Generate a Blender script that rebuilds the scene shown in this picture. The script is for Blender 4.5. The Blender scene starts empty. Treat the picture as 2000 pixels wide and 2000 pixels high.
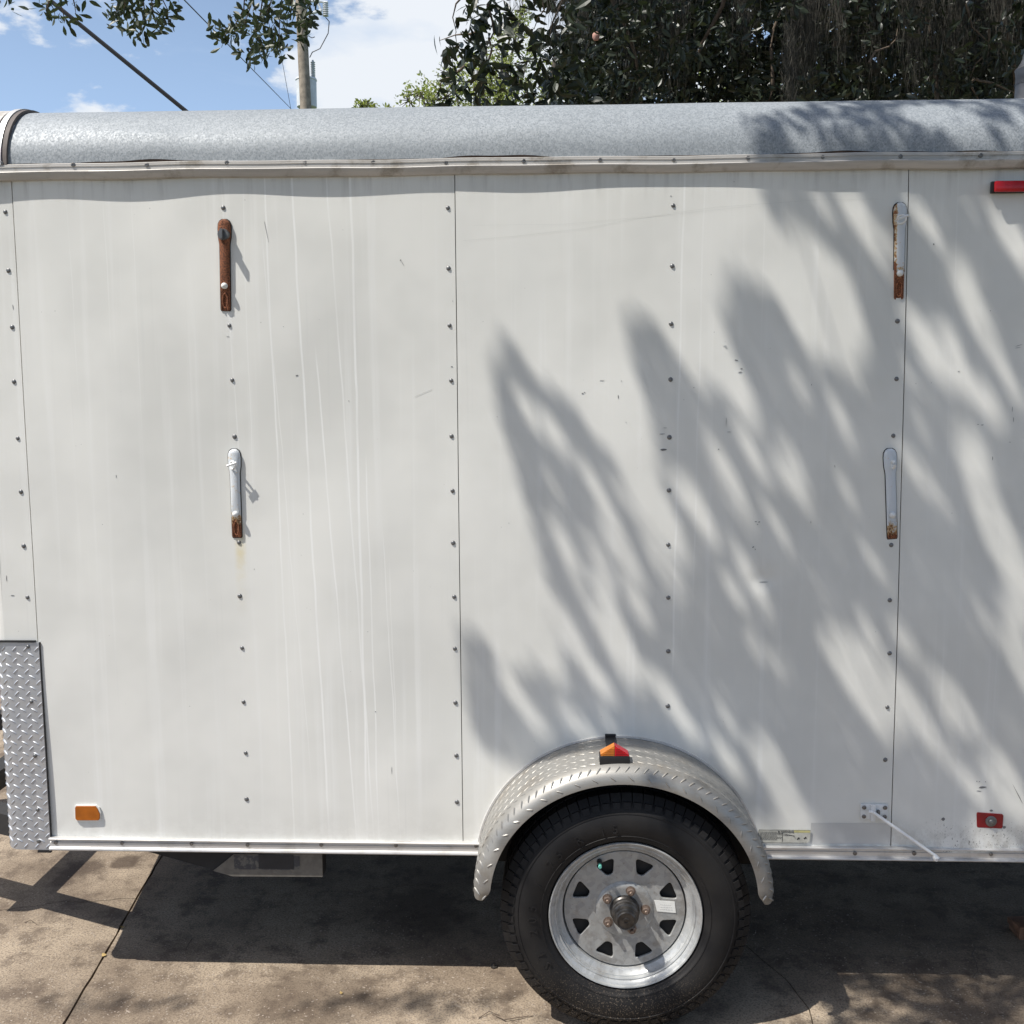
import bpy, bmesh, math, random
from mathutils import Vector, Matrix
from math import sin, cos, pi, radians, sqrt, atan2
S = bpy.context.scene
C = S.collection
rnd = random.Random(7)

# ------------------------------------------------------------------ camera
CAM = Vector((0.275, -2.84, 1.748))
YAW, PIT, ROL = -0.0372, -0.1157, -0.0043
_f = Vector((sin(YAW)*cos(PIT), cos(YAW)*cos(PIT), sin(PIT)))
_r = Vector((cos(YAW), -sin(YAW), 0)); _u = _r.cross(_f)
R_ = cos(ROL)*_r + sin(ROL)*_u; U_ = -sin(ROL)*_r + cos(ROL)*_u
cd = bpy.data.cameras.new('camera'); cd.sensor_width = 36; cd.lens = 36.0
cd.clip_start = 0.05; cd.clip_end = 2000
cam = bpy.data.objects.new('camera', cd); C.objects.link(cam); S.camera = cam
m = Matrix.Identity(4)
for i, v in enumerate((R_, U_, -_f)):
    for j in range(3): m[j][i] = v[j]
m.translation = CAM
cam.matrix_world = m

# ------------------------------------------------------------------ sky, sun, exposure
SUN = Vector((-0.55, -0.31, 1.0)).normalized()          # towards the sun
w = bpy.data.worlds.new('World'); S.world = w; w.use_nodes = True
nt = w.node_tree; nt.nodes.clear()
wo = nt.nodes.new('ShaderNodeOutputWorld'); bg = nt.nodes.new('ShaderNodeBackground')
sky = nt.nodes.new('ShaderNodeTexSky'); sky.sky_type = 'NISHITA'; sky.sun_disc = False
sky.sun_elevation = math.asin(SUN.z); sky.sun_rotation = atan2(SUN.x, SUN.y)
sky.air_density = 1.0; sky.dust_density = 1.2; sky.ozone_density = 2.0
SKY_STRENGTH = 0.12
bg.inputs['Strength'].default_value = SKY_STRENGTH
def _n(t, **k):
    n = nt.nodes.new(t)
    for a, b in k.items(): setattr(n, a, b)
    return n
tc = _n('ShaderNodeTexCoord')
mp = _n('ShaderNodeMapping'); mp.inputs['Scale'].default_value = (1, 1, 2.2); nt.links.new(tc.outputs['Generated'], mp.inputs[0])
no = _n('ShaderNodeTexNoise'); no.inputs['Scale'].default_value = 8.5; no.inputs['Detail'].default_value = 9; no.inputs['Roughness'].default_value = .58
nt.links.new(mp.outputs[0], no.inputs['Vector'])
def _dirpx(a, b): return (R_*(a-1000)/2000 - U_*(b-1000)/2000 + _f).normalized()
acc = None
for (a, b, cut, gain) in ((960, 20, .974, .17), (760, 210, .993, .10), (1100, 90, .955, .15), (60, 190, .985, .07)):
    dd = _n('ShaderNodeVectorMath', operation='DOT_PRODUCT'); dd.inputs[1].default_value = _dirpx(a, b)
    nt.links.new(tc.outputs['Generated'], dd.inputs[0])
    mr = _n('ShaderNodeMapRange', interpolation_type='SMOOTHSTEP'); mr.inputs[1].default_value = cut; mr.inputs[2].default_value = 1.0; mr.inputs[3].default_value = 0; mr.inputs[4].default_value = gain
    nt.links.new(dd.outputs['Value'], mr.inputs[0])
    if acc is None: acc = mr.outputs[0]
    else:
        ad = _n('ShaderNodeMath', operation='ADD'); nt.links.new(acc, ad.inputs[0]); nt.links.new(mr.outputs[0], ad.inputs[1]); acc = ad.outputs[0]
ad = _n('ShaderNodeMath', operation='ADD'); nt.links.new(acc, ad.inputs[0]); nt.links.new(no.outputs['Fac'], ad.inputs[1])
cr = _n('ShaderNodeMapRange', interpolation_type='SMOOTHSTEP'); cr.inputs[1].default_value = .585; cr.inputs[2].default_value = .68
nt.links.new(ad.outputs[0], cr.inputs[0])
no2 = _n('ShaderNodeTexNoise'); no2.inputs['Scale'].default_value = 7; no2.inputs['Detail'].default_value = 5; nt.links.new(mp.outputs[0], no2.inputs['Vector'])
cc = _n('ShaderNodeValToRGB'); cc.color_ramp.elements[0].position = .38; cc.color_ramp.elements[0].color = (4.0, 4.8, 6.0, 1); cc.color_ramp.elements[1].position = .58; cc.color_ramp.elements[1].color = (5.8, 6.1, 6.5, 1)
nt.links.new(no2.outputs['Fac'], cc.inputs[0])
tint = _n('ShaderNodeMixRGB', blend_type='MULTIPLY'); tint.inputs[0].default_value = 1; tint.inputs[2].default_value = (1.12, 1.03, .96, 1)
nt.links.new(sky.outputs[0], tint.inputs[1])
sz = _n('ShaderNodeSeparateXYZ'); nt.links.new(tc.outputs['Generated'], sz.inputs[0])      # pale air towards the horizon, all round
vl = _n('ShaderNodeMapRange', interpolation_type='SMOOTHSTEP'); vl.inputs[1].default_value = .0; vl.inputs[2].default_value = .5; vl.inputs[3].default_value = .8; vl.inputs[4].default_value = 0
nt.links.new(sz.outputs[2], vl.inputs[0])
ve = _n('ShaderNodeMixRGB'); nt.links.new(vl.outputs[0], ve.inputs[0]); nt.links.new(tint.outputs[0], ve.inputs[1]); ve.inputs[2].default_value = (3.3, 4.9, 7.6, 1)
wn = _n('ShaderNodeTexNoise'); wn.inputs['Scale'].default_value = 3; wn.inputs['Detail'].default_value = 8; wn.inputs['Distortion'].default_value = 1.2
wm = _n('ShaderNodeMapping'); wm.inputs['Scale'].default_value = (1, 1, 5); wm.inputs['Rotation'].default_value = (0, .25, 0); nt.links.new(tc.outputs['Generated'], wm.inputs[0]); nt.links.new(wm.outputs[0], wn.inputs['Vector'])
wr = _n('ShaderNodeMapRange', interpolation_type='SMOOTHSTEP'); wr.inputs[1].default_value = .46; wr.inputs[2].default_value = .78; wr.inputs[4].default_value = .55
nt.links.new(wn.outputs['Fac'], wr.inputs[0])
wv = _n('ShaderNodeMixRGB'); nt.links.new(wr.outputs[0], wv.inputs[0]); nt.links.new(ve.outputs[0], wv.inputs[1]); wv.inputs[2].default_value = (5.6, 6.3, 7.2, 1)
mx = _n('ShaderNodeMixRGB'); nt.links.new(cr.outputs[0], mx.inputs[0]); nt.links.new(wv.outputs[0], mx.inputs[1]); nt.links.new(cc.outputs[0], mx.inputs[2])
nt.links.new(mx.outputs[0], bg.inputs['Color']); nt.links.new(bg.outputs[0], wo.inputs[0])
sl = bpy.data.lights.new('sun', 'SUN'); sl.energy = 5.0; sl.angle = radians(0.53); sl.color = (1.0, .96, .9)
so = bpy.data.objects.new('sun', sl); C.objects.link(so)
so.rotation_euler = SUN.to_track_quat('Z', 'Y').to_euler(); so.location = (-6, -5, 12)
S.view_settings.view_transform = 'Standard'; S.view_settings.look = 'None'
S.view_settings.exposure = 0.30; S.view_settings.gamma = 1.0; S.view_settings.use_curve_mapping = False

# ------------------------------------------------------------------ surveying: a photo point on a known plane -> place
def ray(a, b): return R_*(a-1000)/2000 - U_*(b-1000)/2000 + _f
def onY(a, b, Y=0.0):
    d = ray(a, b); return CAM + d*((Y-CAM.y)/d.y)
def onZ(a, b, Z=0.0):
    d = ray(a, b); return CAM + d*((Z-CAM.z)/d.z)

# ------------------------------------------------------------------ value noise
def _h(i, j, s=0):
    n = (i*374761393 + j*668265263 + s*362437) & 0xffffffff
    n = ((n ^ (n >> 13))*1274126177) & 0xffffffff
    return ((n ^ (n >> 16)) & 0xffff)/65535.0
def vn(x, y, s=0):
    i, j = math.floor(x), math.floor(y); a, b = x-i, y-j
    a = a*a*(3-2*a); b = b*b*(3-2*b)
    return (_h(i, j, s)*(1-a)+_h(i+1, j, s)*a)*(1-b)+(_h(i, j+1, s)*(1-a)+_h(i+1, j+1, s)*a)*b

# ------------------------------------------------------------------ materials
class NT:
    def __init__(s, name):
        s.m = bpy.data.materials.new(name); s.m.use_nodes = True; s.t = s.m.node_tree
        s.b = s.t.nodes['Principled BSDF']; s.out = s.t.nodes['Material Output']
        s.tc = s.t.nodes.new('ShaderNodeTexCoord')
    def n(s, t, **k):
        x = s.t.nodes.new(t)
        for a, b in k.items(): setattr(x, a, b)
        return x
    def l(s, a, b): s.t.links.new(a, b)
    def put(s, sock, v):
        if isinstance(v, bpy.types.NodeSocket): s.l(v, sock)
        elif isinstance(v, (tuple, list)) and len(v) == 3 and sock.type == 'RGBA': sock.default_value = (*v, 1)
        else: sock.default_value = v
    def map(s, scale=(1, 1, 1), loc=(0, 0, 0), rot=(0, 0, 0), vec=None):
        x = s.n('ShaderNodeMapping'); x.inputs['Scale'].default_value = scale; x.inputs['Location'].default_value = loc; x.inputs['Rotation'].default_value = rot
        s.l(vec or s.tc.outputs['Object'], x.inputs[0]); return x.outputs[0]
    def noise(s, scale, detail=3, rough=.5, vec=None, dist=0):
        x = s.n('ShaderNodeTexNoise'); x.inputs['Scale'].default_value = scale; x.inputs['Detail'].default_value = detail
        x.inputs['Roughness'].default_value = rough; x.inputs['Distortion'].default_value = dist
        s.l(vec or s.tc.outputs['Object'], x.inputs['Vector']); return x.outputs['Fac']
    def vor(s, scale, vec=None, out='Distance', feature='F1'):
        x = s.n('ShaderNodeTexVoronoi', feature=feature); x.inputs['Scale'].default_value = scale
        s.l(vec or s.tc.outputs['Object'], x.inputs['Vector']); return x.outputs[out]
    def rng(s, v, a, b, c=0, d=1):
        x = s.n('ShaderNodeMapRange', interpolation_type='SMOOTHSTEP')
        s.l(v, x.inputs[0])
        for i, q in enumerate((a, b, c, d)): x.inputs[i+1].default_value = q
        return x.outputs[0]
    def math(s, op, a, b=0.0):
        x = s.n('ShaderNodeMath', operation=op); s.put(x.inputs[0], a); s.put(x.inputs[1], b); return x.outputs[0]
    def mix(s, f, a, b, mode='MIX'):
        x = s.n('ShaderNodeMixRGB', blend_type=mode); s.put(x.inputs[0], f); s.put(x.inputs[1], a); s.put(x.inputs[2], b); return x.outputs[0]
    def bump(s, h, strength=.3, dist=.002):
        x = s.n('ShaderNodeBump'); x.inputs['Strength'].default_value = strength; x.inputs['Distance'].default_value = dist
        s.l(h, x.inputs['Height']); s.l(x.outputs[0], s.b.inputs['Normal'])
    def done(s, col, rough=.5, metal=0.0, spec=None):
        s.put(s.b.inputs['Base Color'], col); s.put(s.b.inputs['Roughness'], rough); s.put(s.b.inputs['Metallic'], metal)
        if spec is not None: s.b.inputs['Specular IOR Level'].default_value = spec
        return s.m
def plain(name, col, rough=.5, metal=0.0, var=.12, sc=40, bump=0):
    t = NT(name); n = t.noise(sc, 4)
    c = t.mix(t.rng(n, .3, .7), tuple(x*(1-var) for x in col), tuple(min(1, x*(1+var)) for x in col))
    if bump: t.bump(t.noise(sc*4, 3), bump, .001)
    return t.done(c, rough, metal)

M = {}
# painted side panels: white paint gone chalky, wash streaks and drip lines, rust stain
def panel_mat():
    t = NT('white_panel_paint'); P = t.n('ShaderNodeSeparateXYZ'); t.l(t.tc.outputs['Object'], P.inputs[0])
    X, Z = P.outputs[0], P.outputs[2]
    big = t.noise(1.6, 4, .6)
    base = t.mix(t.rng(big, .36, .62), (.665, .662, .62), (.75, .745, .70))
    st = t.noise(1, 3, .6, vec=t.map((26, 1, .7)))
    base = t.mix(t.rng(st, .52, .75, 0, .45), base, (.81, .81, .78))
    st2 = t.noise(1, 2, .6, vec=t.map((60, 1, 1.4), (3, 0, 1)))
    base = t.mix(t.rng(st2, .6, .8, 0, .22), base, (.60, .60, .57))
    wob = t.math('MULTIPLY', t.math('SUBTRACT', t.noise(3.2, 2), .5), .014)
    acc = None
    #  x at top, drift per metre down, z top, z bottom, half width, strength
    for (x0, dr, zt, zb, hw, k) in ((-.62, .03, 2.3, 1.3, .0022, .5), (-.56, .0, 2.33, 1.5, .002, .45), (-.50, .015, 2.32, .5, .003, .85), (-.425, .03, 2.33, .55, .0035, 1.0),
            (-.40, .06, 1.8, .48, .0028, .9), (-.33, .05, 2.34, .50, .0028, .8), (-.265, .005, 2.34, .5, .004, 1.0), (-.25, .015, 1.5, .5, .0025, .8), (-.235, .04, 1.3, .5, .002, .7), (-.52, .06, 2.1, .7, .002, .5),
            (-.95, .01, 2.3, 1.9, .002, .35), (-1.05, .01, 2.3, 1.8, .002, .3), (-.87, .0, 2.3, 1.7, .002, .35), (-.20, .02, 1.2, .6, .002, .5),
            (.635, -.01, 2.33, 1.0, .0035, .8), (.69, -.012, 2.33, 1.2, .003, .5), (.85, .0, 2.3, 1.9, .0025, .3), (1.36, .0, 2.3, 1.5, .0025, .3)):
        hw *= .72; k *= .85
        d = t.math('SUBTRACT', t.math('ADD', X, wob), t.math('ADD', x0, t.math('MULTIPLY', t.math('SUBTRACT', 2.34, Z), dr)))
        d = t.rng(t.math('ABSOLUTE', d), hw*.4, hw*1.6, k, 0)
        g = t.math('MULTIPLY', t.rng(Z, zt, zt+.1, 1, 0), t.rng(Z, zb-.15, zb+.15))
        d = t.math('MULTIPLY', d, g)
        acc = d if acc is None else t.math('MAXIMUM', acc, d)
    brk = t.rng(t.noise(5, 3), .25, .6, .35, 1)
    base = t.mix(t.math('MULTIPLY', acc, brk), base, (.85, .85, .82))
    # tiny specks
    sp = t.vor(34); sm = t.rng(t.noise(9, 2), .56, .66)
    base = t.mix(t.math('MULTIPLY', t.rng(sp, .03, .06, 1, 0), t.math('MULTIPLY', sm, .6)), base, (.2, .2, .19))
    # rust stain running down below the lower rusty bracket
    a = t.rng(t.math('ABSOLUTE', t.math('SUBTRACT', X, -.602)), .002, .022, 1, 0)
    b_ = t.math('MULTIPLY', t.rng(Z, 1.10, 1.36), t.rng(Z, 1.36, 1.40, 1, 0))
    base = t.mix(t.math('MULTIPLY', t.math('MULTIPLY', a, b_), t.rng(t.noise(18, 4, .6), .3, .65, .1, .75)), base, (.66, .56, .30))
    # grime at the foot of the sheets, heavier at the right
    gx = t.rng(X, .9, 1.7, .08, .4)
    gr = t.math('MULTIPLY', t.rng(Z, .45, .56, 1, 0), gx)
    gr = t.math('MULTIPLY', gr, t.rng(t.noise(24, 5, .7), .4, .6))
    base = t.mix(gr, base, (.20, .17, .13))
    fl = t.math('MULTIPLY', t.math('MULTIPLY', t.rng(X, 1.3, 1.4), t.rng(Z, .48, .56, 1, 0)), t.rng(t.noise(210, 4, .7, vec=t.map((1, 1, .6))), .60, .66))
    base = t.mix(fl, base, (.10, .085, .07))
    top = t.math('MULTIPLY', t.rng(Z, 2.24, 2.34), t.rng(t.noise(1, 4, .6, vec=t.map((40, 1, 4))), .45, .75, 0, .45))
    base = t.mix(top, base, (.38, .36, .33))
    t.bump(t.noise(2.2, 2, vec=t.map((1, 1, .7))), .4, .03)
    return t.done(base, t.rng(st, .3, .7, .42, .55), 0, .35)
M['panel'] = panel_mat()
def roof_mat():
    t = NT('galvanised_roof_sheet')
    v1 = t.vor(190, out='Color', vec=t.map((1.25, 1, 1)))
    s1 = t.n('ShaderNodeSeparateColor'); t.l(v1, s1.inputs[0])
    fl = t.noise(230, 3, .75, vec=t.map((1.2, 1, .8)))
    base = t.mix(t.rng(s1.outputs[0], 0, 1), (.245, .268, .285), (.335, .36, .38))
    base = t.mix(t.rng(fl, .54, .64, 0, .7), base, (.13, .148, .165))
    base = t.mix(t.rng(t.noise(2.4, 4), .35, .7, 0, .3), base, (.22, .245, .265))
    t.bump(t.noise(3, 2, vec=t.map((.6, 1, 1))), .4, .012)
    return t.done(base, t.rng(s1.outputs[1], 0, 1, .5, .66), .10, .3)
M['roof'] = roof_mat()
def alu(name, col=(.62, .61, .585), dirt=.5, metal=.55, rough=.38):
    t = NT(name)
    n = t.noise(1, 5, .7, vec=t.map((2.5, 30, 30)))
    g = t.noise(9, 5, .7)
    base = t.mix(t.rng(n, .35, .7), col, tuple(x*.82 for x in col))
    base = t.mix(t.rng(g, .5, .68, 0, dirt), base, (.25, .215, .17))
    return t.done(base, t.rng(n, .3, .7, rough, rough+.2), metal)
M['trim_top'] = alu('weathered_aluminium_trim', (.55, .525, .49), .75, .35, .5)
M['trim'] = alu('aluminium_trim', (.66, .65, .63), .3, .5, .36)
M['plate'] = alu('diamond_plate_aluminium', (.56, .58, .61), .12, .75, .36)
M['fender'] = alu('fender_aluminium', (.36, .35, .325), .5, .55, .4)
M['rim'] = alu('galvanised_wheel_steel', (.47, .48, .48), .22, .45, .42)
def spangle(name, a, b, dark):
    t = NT(name); v = t.n('ShaderNodeSeparateColor'); t.l(t.vor(75, out='Color'), v.inputs[0])
    c = t.mix(t.rng(v.outputs[0], 0, 1), a, b); c = t.mix(t.rng(t.noise(9, 5, .7), .5, .66, 0, .55), c, dark)
    c = t.mix(t.rng(t.noise(120, 3, .7), .6, .68, 0, .5), c, dark); t.bump(t.noise(30, 3), .15, .002)
    return t.done(c, t.rng(v.outputs[1], 0, 1, .4, .58), .35)
M['disc'] = spangle('wheel_disc_steel', (.31, .315, .31), (.39, .395, .385), (.20, .18, .155))
M['rim'] = spangle('galvanised_wheel_steel', (.40, .41, .405), (.47, .48, .475), (.27, .25, .22))
M['rivet'] = plain('rivet_steel', (.17, .17, .17), .42, .6)
M['screw'] = plain('screw_steel', (.2, .19, .18), .4, .8)
M['gap'] = plain('dark_sealant', (.03, .028, .026), .8)
M['black'] = plain('black_plastic', (.012, .012, .013), .45)
M['under'] = plain('black_underbody', (.02, .019, .018), .8)
M['amber'] = plain('amber_reflector', (.36, .10, .006), .3)
M['lensamber'] = plain('amber_lens', (.48, .16, .02), .3)
M['red'] = plain('red_reflector', (.22, .006, .012), .25)
M['lensred'] = plain('red_lens', (.42, .008, .015), .18)
M['whitemet'] = plain('white_painted_metal', (.70, .71, .70), .4, 0, .05)
M['hub'] = plain('greasy_hub_steel', (.075, .07, .065), .38, .7, .35, 60)
M['nut'] = plain('rusty_nut_steel', (.20, .15, .12), .5, .6, .3, 90)
M['sticker'] = plain('white_sticker', (.74, .74, .70), .5, 0, .04)
M['yellow'] = plain('yellow_print', (.52, .48, .22), .5)
M['ink'] = plain('dark_print', (.05, .05, .05), .6)
M['fade'] = plain('faded_decal', (.56, .56, .54), .5, 0, .06, 15)
M['scuff'] = plain('grey_scuff', (.16, .16, .16), .6)
M['teal'] = plain('teal_valve_cap', (.12, .4, .33), .4)
M['wood'] = plain('timber_block', (.22, .11, .06), .8, 0, .3, 30)
M['soil'] = plain('dark_soil', (.03, .026, .02), .95)
M['grass'] = plain('lawn_ground', (.06, .08, .03), .95, 0, .4, 3)
def tyre_mat():
    t = NT('tyre_rubber'); P = t.n('ShaderNodeSeparateXYZ'); t.l(t.tc.outputs['Object'], P.inputs[0])
    dust = t.rng(t.noise(7, 4), .3, .7)
    base = t.mix(dust, (.007, .007, .008), (.018, .017, .0165))
    low = t.math('MULTIPLY', t.rng(P.outputs[2], .02, .24, 1, 0), t.rng(t.noise(260, 3, .7), .57, .64))
    base = t.mix(t.math('MULTIPLY', low, .75), base, (.24, .19, .14))
    t.bump(t.noise(220, 3), .15, .001)
    return t.done(base, .6, 0, .28)
M['tyre'] = tyre_mat()
def rust_mat(name, paint, bias, xside=0.0, lo=None):
    """paint that has rusted; lo = heights (local z) under which all is rust"""
    t = NT(name); P = t.n('ShaderNodeSeparateXYZ'); t.l(t.tc.outputs['Object'], P.inputs[0])
    n = t.math('ADD', t.noise(95, 5, .8), bias)
    if lo is not None: n = t.math('ADD', n, t.rng(P.outputs[2], lo-.05, lo+.05, .5, 0))
    if xside: n = t.math('ADD', n, t.rng(t.math('MULTIPLY', P.outputs[0], 1 if xside > 0 else -1), .0065, .0115, 0, .22))
    f = t.rng(n, .55, .64)
    r2 = t.noise(330, 4, .8)
    rust = t.mix(t.rng(r2, .4, .6), (.05, .018, .010), (.34, .125, .055))
    halo = t.rng(n, .46, .56)
    c = t.mix(halo, paint, (.55, .38, .18))
    t.bump(t.noise(240, 4, .8), .6, .002)
    return t.done(t.mix(f, c, rust), t.mix(f, (.35, .35, .35), (.85, .85, .85)), 0)
M['rusty'] = rust_mat('rusted_bracket', (.5, .4, .3), .40)
M['rust_low'] = rust_mat('white_bracket_rust_low', (.62, .65, .67), -.10, .0, -.085)
M['rust_side'] = rust_mat('white_bracket_rust_side', (.62, .65, .67), -.14, -1, -.06)
M['rust_foot'] = rust_mat('white_bracket_rust_foot', (.60, .64, .68), -.16, 0, -.10)
def concrete():
    t = NT('exposed_aggregate_concrete')
    n1 = t.noise(1.6, 6, .65); n2 = t.noise(9, 7, .72); n3 = t.noise(150, 5, .8)
    base = t.mix(t.rng(n1, .35, .68), (.20, .155, .112), (.39, .318, .235))
    base = t.mix(t.rng(n2, .46, .64, 0, .7), base, (.095, .07, .052))
    base = t.mix(t.rng(n3, .46, .60, 0, .66), base, (.085, .065, .05))
    fl = t.vor(64, vec=t.map((1, 1.0, 1), rot=(0, 0, .5))); sz = t.noise(3, 3)
    base = t.mix(t.math('MULTIPLY', t.rng(fl, .14, .22, 1, 0), t.rng(sz, .42, .6, .05, .8)), base, (.34, .29, .235))
    # dark patches: stains, and soft leaf shade put into the colour
    P = t.n('ShaderNodeVectorMath', operation='DISTANCE')
    acc = None
    for (a, b, r, k) in ((165, 1697, .10, .7), (245, 1683, .075, .8), (120, 1722, .06, .65), (620, 1945, .22, .35), (820, 1780, .2, .5), (1530, 1860, .28, .3)):
        q = onZ(a, b)
        dn = t.n('ShaderNodeVectorMath', operation='DISTANCE'); dn.inputs[1].default_value = (q.x, q.y, 0); t.l(t.map((1, 1, 0)), dn.inputs[0])
        v = t.math('ADD', dn.outputs['Value'], t.math('MULTIPLY', t.math('SUBTRACT', t.noise(14, 4, .6), .5), r*1.6))
        v = t.rng(v, r*.5, r, k, 0); acc = v if acc is None else t.math('MAXIMUM', acc, v)
    base = t.mix(acc, base, (.065, .046, .033))
    t.bump(t.math('ADD', t.math('MULTIPLY', n3, .6), t.rng(fl, .1, .25, .4, 0)), .55, .004)
    return t.done(base, .85, 0, .25)
M['concrete'] = concrete()
M['pebble'] = plain('pale_pebble', (.29, .24, .19), .7, 0, .25, 50)
def leaf_mat(name, a, b, trans=.25, rough=.45):
    t = NT(name); oi = t.n('ShaderNodeObjectInfo'); g = t.n('ShaderNodeNewGeometry')
    f = t.math('FRACT', t.math('ADD', g.outputs['Random Per Island'], oi.outputs['Random']))
    c = t.mix(f, a, b)
    t.done(c, rough, 0, .5)
    tr = t.n('ShaderNodeBsdfTranslucent'); t.put(tr.inputs[0], t.mix(1.0, c, (1.3, 1.5, .7), 'MULTIPLY'))
    mx = t.n('ShaderNodeMixShader'); mx.inputs[0].default_value = trans
    t.l(t.b.outputs[0], mx.inputs[1]); t.l(tr.outputs[0], mx.inputs[2]); t.l(mx.outputs[0], t.out.inputs[0])
    return t.m
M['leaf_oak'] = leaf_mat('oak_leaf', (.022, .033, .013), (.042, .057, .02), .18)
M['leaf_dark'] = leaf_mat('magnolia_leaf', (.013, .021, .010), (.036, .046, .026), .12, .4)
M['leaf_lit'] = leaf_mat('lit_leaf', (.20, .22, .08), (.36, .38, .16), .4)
M['bark'] = plain('bark', (.09, .075, .06), .95, 0, .45, 12, .8)
M['twig'] = plain('twig_bark', (.12, .09, .065), .9, 0, .3, 40)
M['moss'] = plain('hanging_moss', (.058, .054, .044), .95, 0, .3, 10)
M['pole'] = plain('weathered_pole_wood', (.27, .225, .175), .9, 0, .25, 8)
M['tank'] = plain('grey_tank_paint', (.62, .64, .65), .45, 0, .08, 6)
M['litter'] = plain('dry_leaf', (.42, .30, .12), .8)
M['cable'] = plain('black_cable', (.02, .02, .022), .6)
M['flower'] = plain('dry_pink_bloom', (.45, .25, .2), .8)

# ------------------------------------------------------------------ mesh helpers
class MB:
    def __init__(s): s.v = []; s.f = []
    def add(s, vs, fs):
        o = len(s.v); s.v += [tuple(p) for p in vs]; s.f += [tuple(i+o for i in f) for f in fs]
    def box(s, a, b):
        (x0, y0, z0), (x1, y1, z1) = a, b
        s.add([(x0, y0, z0), (x1, y0, z0), (x1, y1, z0), (x0, y1, z0), (x0, y0, z1), (x1, y0, z1), (x1, y1, z1), (x0, y1, z1)],
              [(0, 3, 2, 1), (4, 5, 6, 7), (0, 1, 5, 4), (1, 2, 6, 5), (2, 3, 7, 6), (3, 0, 4, 7)])
    def tube(s, pts, rad, n=6, cap=True):
        pts = [Vector(p) for p in pts]; rr = rad if isinstance(rad, (list, tuple)) else [rad]*len(pts)
        vs = []; fs = []; ref = Vector((0.13, .27, 1)).normalized()
        for i, p in enumerate(pts):
            d = (pts[min(i+1, len(pts)-1)]-pts[max(i-1, 0)]).normalized()
            a = d.cross(ref)
            if a.length < .05: a = d.cross(Vector((1, 0, 0)))
            a.normalize(); b = d.cross(a)
            for k in range(n):
                t = 2*pi*k/n; vs.append(p+a*(cos(t)*rr[i])+b*(sin(t)*rr[i]))
        for i in range(len(pts)-1):
            for k in range(n):
                fs.append((i*n+k, i*n+(k+1) % n, (i+1)*n+(k+1) % n, (i+1)*n+k))
        if cap: fs.append(tuple(range(n-1, -1, -1))); fs.append(tuple((len(pts)-1)*n+k for k in range(n)))
        s.add(vs, fs)
    def lathe(s, prof, c, axis='Y', n=48):
        """prof = [(radius, along)]; axis through c"""
        vs = []; fs = []; L = len(prof)
        for k in range(n):
            t = 2*pi*k/n
            for (r, h) in prof:
                if axis == 'Y': vs.append((c[0]+r*cos(t), c[1]+h, c[2]+r*sin(t)))
                else: vs.append((c[0]+r*cos(t), c[1]+r*sin(t), c[2]+h))
        for k in range(n):
            k2 = (k+1) % n
            for j in range(L-1): fs.append((k*L+j, k2*L+j, k2*L+j+1, k*L+j+1))
        s.add(vs, fs)
    def prism(s, poly, y0, y1):
        """poly in (x,z), extruded along Y"""
        n = len(poly)
        vs = [(x, y0, z) for x, z in poly]+[(x, y1, z) for x, z in poly]
        s.add(vs, [tuple(range(n)), tuple(range(2*n-1, n-1, -1))]+[(i, i+n, (i+1) % n+n, (i+1) % n) for i in range(n)])
    def sweepx(s, prof, x0, x1, wave=None, step=.05):
        """prof [(Y,z)] closed, extruded along X"""
        n = len(prof); k = max(1, int((x1-x0)/step)); vs = []; fs = []
        for i in range(k+1):
            x = x0+(x1-x0)*i/k; dz, dy = wave(x) if wave else (0, 0)
            vs += [(x, y+dy, z+dz) for y, z in prof]
        for i in range(k):
            for j in range(n): fs.append((i*n+j, i*n+(j+1) % n, (i+1)*n+(j+1) % n, (i+1)*n+j))
        fs.append(tuple(range(n-1, -1, -1))); fs.append(tuple(k*n+j for j in range(n)))
        s.add(vs, fs)
    def mesh(s, name, mat, smooth=True, ang=35, bevel=0):
        me = bpy.data.meshes.new(name); me.from_pydata(s.v, [], s.f); me.validate()
        bm = bmesh.new(); bm.from_mesh(me)
        if smooth != 'leaf': bmesh.ops.recalc_face_normals(bm, faces=bm.faces)
        if bevel:
            es = [e for e in bm.edges if len(e.link_faces) == 2 and e.calc_face_angle(0) > radians(30)]
            bmesh.ops.bevel(bm, geom=es, offset=bevel, segments=2, profile=.5, affect='EDGES')
        if smooth is True:
            for f in bm.faces: f.smooth = True
            for e in bm.edges:
                if len(e.link_faces) == 2 and e.calc_face_angle(0) > radians(ang): e.smooth = False
        bm.to_mesh(me); bm.free()
        for mm in (mat if isinstance(mat, (list, tuple)) else [mat]): me.materials.append(mm)
        return me
def link(name, me, parent=None, loc=None, **k):
    o = bpy.data.objects.new(name, me); C.objects.link(o)
    if parent is not None: o.parent = parent
    if loc is not None: o.location = loc
    for a, b in k.items(): o[a] = b
    return o
def build(name, mb, mat, parent=None, loc=None, smooth=True, ang=35, bevel=0, **k):
    return link(name, mb.mesh(name, mat, smooth, ang, bevel), parent, loc, **k)
def text_mesh(txt, size, mat, align='CENTER', ext=.0004, sx=1.0):
    cu = bpy.data.curves.new('lettering', 'FONT'); cu.body = txt; cu.size = size; cu.align_x = align; cu.align_y = 'CENTER'; cu.extrude = ext; cu.resolution_u = 3
    o = bpy.data.objects.new('lettering', cu); C.objects.link(o)
    dg = bpy.context.evaluated_depsgraph_get(); me = bpy.data.meshes.new_from_object(o.evaluated_get(dg))
    bpy.data.objects.remove(o); me.materials.clear(); me.materials.append(mat)
    me.transform(Matrix.Scale(sx, 4, (1, 0, 0))); return me
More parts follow.
